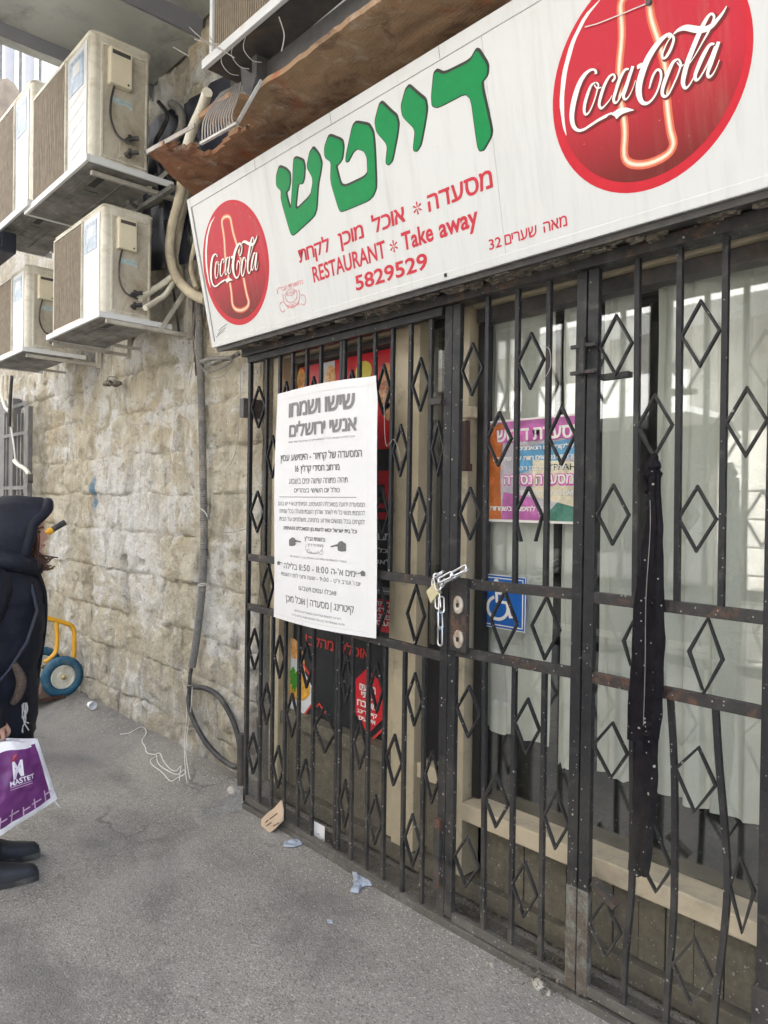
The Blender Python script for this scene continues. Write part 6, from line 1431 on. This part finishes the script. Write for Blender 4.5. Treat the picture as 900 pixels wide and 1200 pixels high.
for s in (-1, 1):
    rings = []
    for z, r, y in ((.84, .105, .0), (.65, .085, .01), (.46, .068, .02), (.36, .062, .005), (.2, .055, -.02), (.10, .062, -.022), (.050, .066, -.018)):
        rings.append([(.10*s+r*.95*math.cos(t)*(1+.04*noise.noise(Vector((math.cos(t)*2, math.sin(t)*2, z*14)))), y+r*1.05*math.sin(t), z) for t in [q*2*math.pi/20 for q in range(20)]])
    m = MB(); m.loft(rings); m.build('trouser_leg', 'trouser_black', per, **K)
    # shoe: rounded toe, instep, ankle opening, separate sole
    rr = []
    for i in range(17):
        v = i/16; y = -.095+.300*v; w_ = .047*math.sin(math.pi*(.06+.90*v))**.38*(1 if v > .45 else .84+.36*v); h_ = (.125-.02*v*4 if v < .25 else .112-.13*(v-.25) if v < .6 else .066-.055*(v-.6))*(.72 if v == 0 else 1)*(1 if v < .96 else .62)
        rr.append([(.108*s+w_*math.cos(t), y, .014+(h_*abs(math.sin(t))**.7 if math.sin(t) > 0 else 0)) for t in [q*2*math.pi/18 for q in range(18)]])
    m = MB(); m.loft(rr); so_ = m.build('shoe', 'shoe_black', per, **K)
    m = MB(); ol = [(.108*s+.051*math.sin(math.pi*(.06+.90*v))**.38*(1 if v > .45 else .84+.36*v)*q, -.10+.310*v) for q, vv in ((1, frange(0, 1, 14)), (-1, frange(1, 0, 14))) for v in vv]
    m.loft([[(x, y, z) for x, y in ol] for z in (-.004, .014, .019)]); m.build('sole', 'rubber', so_, **K)
    m = MB(); m.ribbon([(.108*s-.052, .035, .045), (.108*s-.03, .03, .082), (.108*s, .028, .092), (.108*s+.03, .03, .080), (.108*s+.053, .035, .040)], .006, .05, (0, 1, 0)); m.build('shoe_strap', 'trouser_black', so_, **K)

# ---- carrier bag in the right hand
bx = -3.10
def BG(px, py): q = at(px, py, 'x', bx); return q.y, q.z
bag = thing('carrier_bag', 'white and purple printed plastic carrier bag held by the hooded person', 'bag', (bx, BG(15, 860)[0], BG(15, 860)[1]))
# outline of the bag seen from its flat side, hanging askew
yr0 = BG(44, 866); yr1 = BG(67, 936); lb_ = BG(0, 977); topc = BG(18, 856)
hy, hz_ = topc[0]-.03, topc[1]+.02
def bagpt(u, v, side):
    """u 0..1 back to front, v 0 bottom..1 top"""
    bl_ = (lb_[0]-.22, lb_[1]-.07); br_ = yr1; tr_ = yr0; tl_ = (hy-.17, yr0[1]-.02)
    y = (bl_[0]*(1-u)+br_[0]*u)*(1-v)+(tl_[0]*(1-u)+tr_[0]*u)*v; z = (bl_[1]*(1-u)+br_[1]*u)*(1-v)+(tl_[1]*(1-u)+tr_[1]*u)*v
    z += .03*math.exp(-((u-.55)/.22)**2)*sstep(.7, 1, v)
    th = .055*math.sin(math.pi*u)**.5*(math.sin(math.pi*(.06+.86*(1-v)))**.6) + .010*noise.noise(Vector((u*5, v*5, side*7))) + .008*noise.noise(Vector((u*11, v*9, side*3)))
    return Vector((bx+side*max(.002, th)*(1 if u not in (0, 1) else .2), y, z))
N1, N2 = 36, 36
for side in (1, -1):
    rows = [[bagpt(i/N1, j/N2, side) for i in range(N1+1)] for j in range(N2+1)]
    vsp = {'bag_white': [], 'bag_purple': []}; k = N1+1
    for j in range(N2):
        for i in range(N1):
            v = (j+.5)/N2; u = (i+.5)/N1; wv = .085
            vsp['bag_purple' if wv < v < .93+.02*math.sin(u*7) and .03 < u < .955 else 'bag_white'].append((j*k+i, j*k+i+1, (j+1)*k+i+1, (j+1)*k+i))
    for mt, fs in vsp.items():
        m = MB(); m.add([p for r in rows for p in r], fs); m.build('purple_print' if mt == 'bag_purple' else 'bag_side', mt, bag, fixn=False, smooth=True)
def bsurf(a, b, off=0.): return bagpt(a, b, 1)+Vector((.003+off, 0, 0))
def bag_uv(px, py):      # invert by search on the near side
    best = None; tgt = (px, py)
    for i in range(61):
        for j in range(61):
            p = bagpt(i/60, j/60, 1); d = p-CAM; k = d.dot(_f); x = 450+F*d.dot(RX)/k; y = 600-F*d.dot(UX)/k; e = (x-tgt[0])**2+(y-tgt[1])**2
            if best is None or e < best[0]: best = (e, i/60, j/60)
    return best[1], best[2]
p0, p1, p2 = bag_uv(16.5, 912), bag_uv(27, 908), bag_uv(14, 896); m = MB(); text_into(m, bsurf, 'M', p0[0]-.01, p1[0]+.01, (p0[1]+p1[1])/2-.0, p2[1]+.02, .05, off=.002); pbuild(m, 'letter_mark', 'bag_text', bag)
p0, p1, p2 = bag_uv(11, 921), bag_uv(37, 912), bag_uv(11, 915)
m = MB(); text_into(m, bsurf, 'MASTET', p0[0], p1[0]+.03, p0[1], p0[1]+.06, .015, slope=(p1[1]-p0[1])/max(.01, p1[0]-p0[0]), off=.002); pbuild(m, 'lettering', 'bag_text', bag)
m = MB()
for dv in (0, -.028):
    a, b = bag_uv(12, 924), bag_uv(38, 915); m.add([bsurf(a[0], a[1]+dv, .002), bsurf(b[0], b[1]+dv, .002), bsurf(b[0], b[1]+dv+.007, .002), bsurf(a[0], a[1]+dv+.007, .002)], [(0, 1, 2, 3)])
pbuild(m, 'underline', 'bag_pink', bag)
p = bag_uv(16, 890); m = MB(); m.add([bsurf(p[0]-.03+.02*0, p[1]-.02, .002), bsurf(p[0]+.03, p[1]-.01, .002), bsurf(p[0]+.04, p[1]+.05, .002), bsurf(p[0]-.01, p[1]+.04, .002)], [(0, 1, 2, 3)]); pbuild(m, 'red_mark', 'bag_red', bag)
m = MB()
for k in range(9):      # row of little white masts along the hem of the print
    u = .05+.105*k; h_ = .07+.03*(k % 3); v0 = .095
    for (a, b, c, d) in ((u, v0, u+.012, v0+h_+.05), (u-.02 if k % 2 else u, v0+h_*.75, u+.07, v0+h_*.75+.022)):
        m.add([bsurf(a, b, .002), bsurf(c, b, .002), bsurf(c, d, .002), bsurf(a, d, .002)], [(0, 1, 2, 3)])
pbuild(m, 'printed_masts', 'bag_pink', bag)
m = MB(); text_into(m, bsurf, 'www. bag 100% recycled'.replace('www. bag 100% recycled', 'ııı ıı ııııı ıı ııı ıııı ıı'), .35, .96, .025, .055, 0, off=.001); 
m = MB()     # the gathered top with the cut-out handle
P = [bagpt(u, 1, 1) for u in frange(.12, 1, 14)]; top = Vector((bx, hy, hz_+.01)); vs = []; fs = []
hand_w = RP+Vector((.290*math.cos(RA)-.05*math.sin(RA), .290*math.sin(RA)+.05*math.cos(RA), .655))
for s_ in (1, -1):
    a0 = len(vs); Q = [bagpt(u, 1, s_) for u in frange(.10, 1, 14)]
    for i, q in enumerate(Q):
        for j in range(6):
            t = j/5; tgt = hand_w+Vector((.004*s_, (.030 if i > 7 else -.03)*(.6+.1*abs(i-7)), .0)); p = q.lerp(tgt, t); p.x += .006*math.sin(i*1.9+j)*s_*(1-t); vs.append(p)
    for i in range(len(Q)-1):
        for j in range(5):
            if 5 <= i <= 8 and 1 <= j <= 3: continue
            fs.append((a0+i*6+j, a0+(i+1)*6+j, a0+(i+1)*6+j+1, a0+i*6+j+1))
m.add(vs, fs); m.build('handle', 'bag_white', bag, fixn=False, smooth=True)
m = MB(); c = BG(67, 938); m.loft([[(bx+.006*math.cos(t), c[0]-.01+.02*v, c[1]-.03*v+.006*math.sin(t)) for t in [q*2*math.pi/6 for q in range(6)]] for v in (0, .5, 1.)]); m.build('bag_corner', 'bag_white', bag)

# ================================================================== YELLOW HAND TRUCK
HTY = -.06; RWh = .158
wc_ = at(73, 790, 'y', HTY); hx = wc_.x; zc_ = ground_z(hx, HTY)+RWh
ht = thing('hand_truck', 'yellow tubular hand truck with a blue tyre leaning on the stone wall', 'hand truck', (hx, HTY, 0))
def wheel(X, par):
    rings = []; n = 44
    for a in range(13):
        t = 2*math.pi*a/12; rings.append([(X+.036*math.sin(t), HTY+(RWh-.036+.036*math.cos(t)*(1.06 if (k % 2 and math.cos(t) > .3) else 1))*math.cos(2*math.pi*k/n), (RWh-.036+.036*math.cos(t)*(1.06 if (k % 2 and math.cos(t) > .3) else 1))*math.sin(2*math.pi*k/n)+zc_) for k in range(n)])
    m = MB(); m.loft(rings, cap=False); w_ = m.build('wheel', 'blue_tyre', par)
    m = MB(); m.loft([[(X+dx, HTY+r*math.cos(t), zc_+r*math.sin(t)) for t in [k*2*math.pi/28 for k in range(28)]] for r, dx in ((.092, -.01), (.092, .022), (.084, .026), (.078, .014), (.045, .010), (.040, .022), (.020, .024))]); m.build('rim', 'rim_cream', w_)
    m = MB(); m.loft([[(X+dx, HTY+r*math.cos(t), zc_+r*math.sin(t)) for t in [k*2*math.pi/12 for k in range(12)]] for r, dx in ((.018, .015), (.018, .040), (.010, .045))]); m.build('hub', 'brass', w_)
wheel(hx, ht); wheel(hx-.48, ht)
def AX(px, py, dx=-.06): return at(px, py, 'x', hx+dx)
m = MB(); m.tube([AX(52, 776), AX(58, 772), AX(65, 764), AX(67, 750), AX(66, 727)], .017, 8); m.build('inner_tube', 'yellow_paint', ht)
m = MB(); m.tube([AX(38, 716), AX(55, 724), AX(76, 730), AX(85, 735), AX(87, 748), AX(86.5, 776)], .018, 10); m.build('frame_tube', 'yellow_paint', ht)
m = MB(); m.tube([AX(38, 716), AX(30, 690), AX(34, 650), AX(42, 632), AX(57, 623.5)], .018, 10); m.build('upright_tube', 'yellow_paint', ht)
m = MB(); m.tube([AX(56, 624), AX(61, 621)], .026, 10, smooth=False); m.build('collar', 'yellow_paint', ht)
m = MB(); m.tube([AX(60, 621.5), AX(76, 612)], .024, 10, smooth=False); m.build('grip', 'rubber', ht)
m = MB(); a = AX(77, 815, .05); m.box((hx-.45, a.y-.25, a.z-.02), (hx+.05, a.y, a.z+.005)); m.build('toe_plate', 'handle_brown', ht)
m = MB(); m.tube([(hx, HTY, zc_), (hx-.48, HTY, zc_)], .014, 8, smooth=False); m.build('axle', 'dark_metal', ht)

# ================================================================== LITTER, STRINGS AND STONES ON THE GROUND
def gat(px, py, up=0.):
    q = at(px, py, 'z', 0)
    for _ in range(4): q = at(px, py, 'z', ground_z(q.x, q.y)+up)
    return q
cbp = [at(px, py, 'y', -.045-.10*((975-py)/40.)*0-.02*(py > 960)) for px, py in ((306, 962), (312, 955), (321, 948), (328, 938), (331, 950), (330, 961), (322, 971), (313, 978), (306, 974))]
m = MB()
cb_ = [at(px, py, 'y', -.075+.06*((978-py)/40)) for px, py in ((306, 960), (313, 953), (321, 947), (329, 938), (331, 949), (330.5, 962), (322, 971), (313, 978.5), (306, 975))]
m.poly(cb_, (.002, .007, 0)); cbo = m.build('cardboard', 'cardboard', smooth=False); tag(cbo, 'torn piece of brown cardboard leaning on the bottom of the left gate', 'cardboard')
m = MB()
for k, (a, b) in enumerate((((311, 964), (314, 961)), ((312, 968), (318, 964)), ((316, 960), (325, 953)), ((320, 968), (327, 964)))):
    p, q = [at(x, y, 'y', -.077+.06*((978-y)/40)) for x, y in (a, b)]; m.bar(p, q, .004, .001)
m.build('pen_marks', 'handle_brown', cbo)
m = MB(); m.box((at(367, 970, 'y', .03).x, .03, ground_z(-2.6, 0)+.005), (at(380, 970, 'y', .03).x, .034, .095)); tag(m.build('white_card', 'paper'), 'small white card standing behind the bars at the foot of the left gate', 'card')
def crumple(name, label, cat, px, py, s, mt, seed, flat_=.35):
    c = gat(px, py); bm = bmesh.new(); bmesh.ops.create_icosphere(bm, subdivisions=3, radius=s)
    for v in bm.verts:
        n_ = noise.fractal(Vector(v.co)*(2.2/s*.6)+Vector((seed, 0, 0)), 1., 2., 3); v.co *= 1+.75*n_; v.co.z = max(-s*.1, v.co.z*flat_)+s*.12
    me = bpy.data.meshes.new(name); bm.to_mesh(me); bm.free(); me.materials.append(MATS[mt]); o = bpy.data.objects.new(name, me); C.objects.link(o); o.location = c+Vector((0, 0, .004)); tag(o, label, cat); return o
def crumpled_sheet(name, label, cat, px, py, poly, mt, seed, hgt=.02):
    c = gat(px, py); P = [gat(*p) for p in poly]; m = MB(); n = len(P); vs = []; fs = []; R_ = 7
    for r in range(R_+1):
        for p in P: q = c.lerp(p, r/R_); vs.append((q.x, q.y, ground_z(q.x, q.y)+.004+hgt*abs(noise.noise(Vector((q.x*30+seed, q.y*30, 0))))*(1.2-.9*r/R_)+hgt*.4*(r < R_)))
    for r in range(R_):
        for i in range(n): fs.append((r*n+i, r*n+(i+1) % n, (r+1)*n+(i+1) % n, (r+1)*n+i))
    m.add(vs, fs); o = m.build(name, mt, fixn=False, smooth=False); tag(o, label, cat); return o
def dens(P, k=4):
    out = []
    for i in range(len(P)):
        a, b = P[i], P[(i+1) % len(P)]
        for j in range(k): out.append((a[0]+(b[0]-a[0])*j/k, a[1]+(b[1]-a[1])*j/k))
    return out
crumpled_sheet('tissue', 'crumpled bluish tissue on the asphalt before the left gate', 'tissue', 421, 1034, dens([(411, 1021), (418, 1020), (427, 1027), (438, 1034), (436, 1039), (424, 1041), (420, 1048), (410, 1047), (415, 1040), (414, 1029)]), 'tissue', 3, .028)
crumpled_sheet('plastic_scrap', 'flat clear plastic scrap lying beside the cardboard', 'litter', 343, 989, dens([(333, 988), (342, 985), (356, 984), (354, 991), (344, 994), (332, 993)]), 'tissue', 8, .010)
crumpled_sheet('foil_scrap', 'tiny pale scrap on the asphalt in the middle foreground', 'litter', 387, 1081, dens([(383, 1079), (391, 1080), (390, 1084), (384, 1083)], 2), 'tissue', 5, .006)
c = gat(107, 832); m = MB(); rr = [[(c.x+.055*v+ (.028+.012*v)*0, c.y+(.030+.012*v)*math.cos(t), c.z+.035+(.030+.012*v)*math.sin(t)) for t in [q*2*math.pi/18 for q in range(18)]] for v in (0, .5, 1, .98, .5, .05)]
for k, (v, r) in enumerate(((.1, .020), (.5, .026), (.8, .030), (.8, .028), (.5, .024), (.15, .018))): rr[k] = [(c.x-.04+.085*v, c.y+r*math.cos(t), c.z+.036+r*math.sin(t)) for t in [q*2*math.pi/18 for q in range(18)]]
m.loft(rr); tag(m.build('paper_cup', 'paper'), 'white paper cup lying near the foot of the stone wall', 'cup')
# pebbles, each its own thing
for k, (px, py, s, lab) in enumerate(((272, 928, .026, 'pale stone beside the foot of the left gate post'), (551, 1098, .016, 'small pale stone on the asphalt under the middle gate'), (577, 1133, .010, 'tiny light pebble left of the stone before the double gate post'), (632, 1156, .022, 'light stone on the asphalt before the double gate post'), (643, 1166, .010, 'tiny pebble just right of the stone before the double gate post'), (682, 1172, .016, 'light stone at the foot of the double gate post'), (89, 808, .045, 'pale stone wedged under the blue wheel'), (547, 1074, .018, 'white crumb of plaster lying on the threshold by the middle gate'))):
    bm = bmesh.new(); bmesh.ops.create_icosphere(bm, subdivisions=2, radius=s)
    for v in bm.verts: v.co *= 1+.5*noise.noise(v.co*(1/s)+Vector((k*3, 0, 0))); v.co.z *= .7
    me = bpy.data.meshes.new('pebble'); bm.to_mesh(me); bm.free(); me.materials.append(MATS['pebble']); o = bpy.data.objects.new('pebble', me); C.objects.link(o); o.location = gat(px, py)+Vector((0, 0, s*.4)); o.rotation_euler = (k, k*2, k); tag(o, lab, 'stone')
# grit: nobody could count it
random.seed(4); m = MB()
def grit(x, y, s):
    z = ground_z(x, y); q = [(x+s*random.uniform(.5, 1.2)*a, y+s*random.uniform(.5, 1.2)*b, z+c_*s*random.uniform(.5, 1)) for a, b, c_ in ((1, 0, 0), (-1, 0, 0), (0, 1, 0), (0, -1, 0), (0, 0, 1))]; m.add(q, [(0, 2, 4), (2, 1, 4), (1, 3, 4), (3, 0, 4)])
for i in range(2600):
    x = random.uniform(-6.3, -.5); y = -abs(random.gauss(0, .12))+.03
    if x < -3.35: y += .03
    grit(x, y, random.uniform(.001, .005))
for i in range(1500): grit(random.uniform(-6, -.3), random.uniform(-2.6, -.05), random.uniform(.0008, .003))
tag(m.build('grit', 'pebble', fixn=False, smooth=False), 'fine grit and dust along the foot of the gate', None, None, 'stuff')
m = MB()
for cx, cy, n_, sp_ in ((-1.40, .03, 900, .07), (-1.82, .06, 500, .07), (-1.0, .08, 400, .25), (-2.5, .08, 500, .4)):
    for i in range(n_):
        x = random.gauss(cx, sp_); y = random.uniform(.0, .15) if abs(cx+1.4) > .1 else random.gauss(cy, .05); z = .022+abs(random.gauss(0, .012)); a = random.uniform(0, 6.28); s = random.uniform(.003, .012); dx, dy = math.cos(a)*s, math.sin(a)*s
        m.add([(x-dx, y-dy, z), (x+dy*.3, y-dx*.3, z+.002), (x+dx, y+dy, z+random.uniform(-.004, .006)), (x-dy*.3, y+dx*.3, z)], [(0, 1, 2, 3)])
tag(m.build('swept_litter', 'litter', fixn=False, smooth=False), 'dark leaf litter and rubbish caught on the threshold of the gates', None, None, 'stuff')
# tangled white string
def string_(label, pts, r=.0028):
    m = MB(); m.tube([(gat(p[0], p[1], .004) if len(p) < 3 else at(p[0], p[1], 'y', p[2])) for p in pts], r, 5); tag(m.build('string', 'white_cord'), label, 'string')
Q = lambda x, y: (140+x/5.625, 760+y/5.625)
string_('tangled white string lying on the asphalt beside the cable loop', [Q(*p) for p in [(5, 565), (70, 555), (130, 522), (165, 525), (175, 560), (148, 605), (170, 650), (180, 685), (225, 698), (265, 690), (290, 740), (335, 795), (375, 805), (405, 775), (400, 820), (395, 870)]])
string_('second white string loop on the asphalt beside the cable loop', [Q(*p) for p in [(245, 705), (205, 735), (215, 765), (280, 815), (335, 872), (385, 850), (430, 825), (425, 800), (380, 830), (300, 795), (255, 755), (245, 705)]])
string_('white string hanging down from the cable loop to the ground', [Q(445, 265)+(.03,), Q(440, 330)+(.03,), Q(442, 440)+(.02,), Q(430, 580)+(.0,), Q(428, 700)+(-.05,), Q(440, 850), Q(448, 885)], .002)
string_('second white string hanging beside the first from the cable loop', [Q(480, 255)+(.02,), Q(470, 400)+(.02,), Q(445, 560)+(.0,), Q(438, 700)+(-.05,), Q(460, 840), Q(470, 860)], .002)
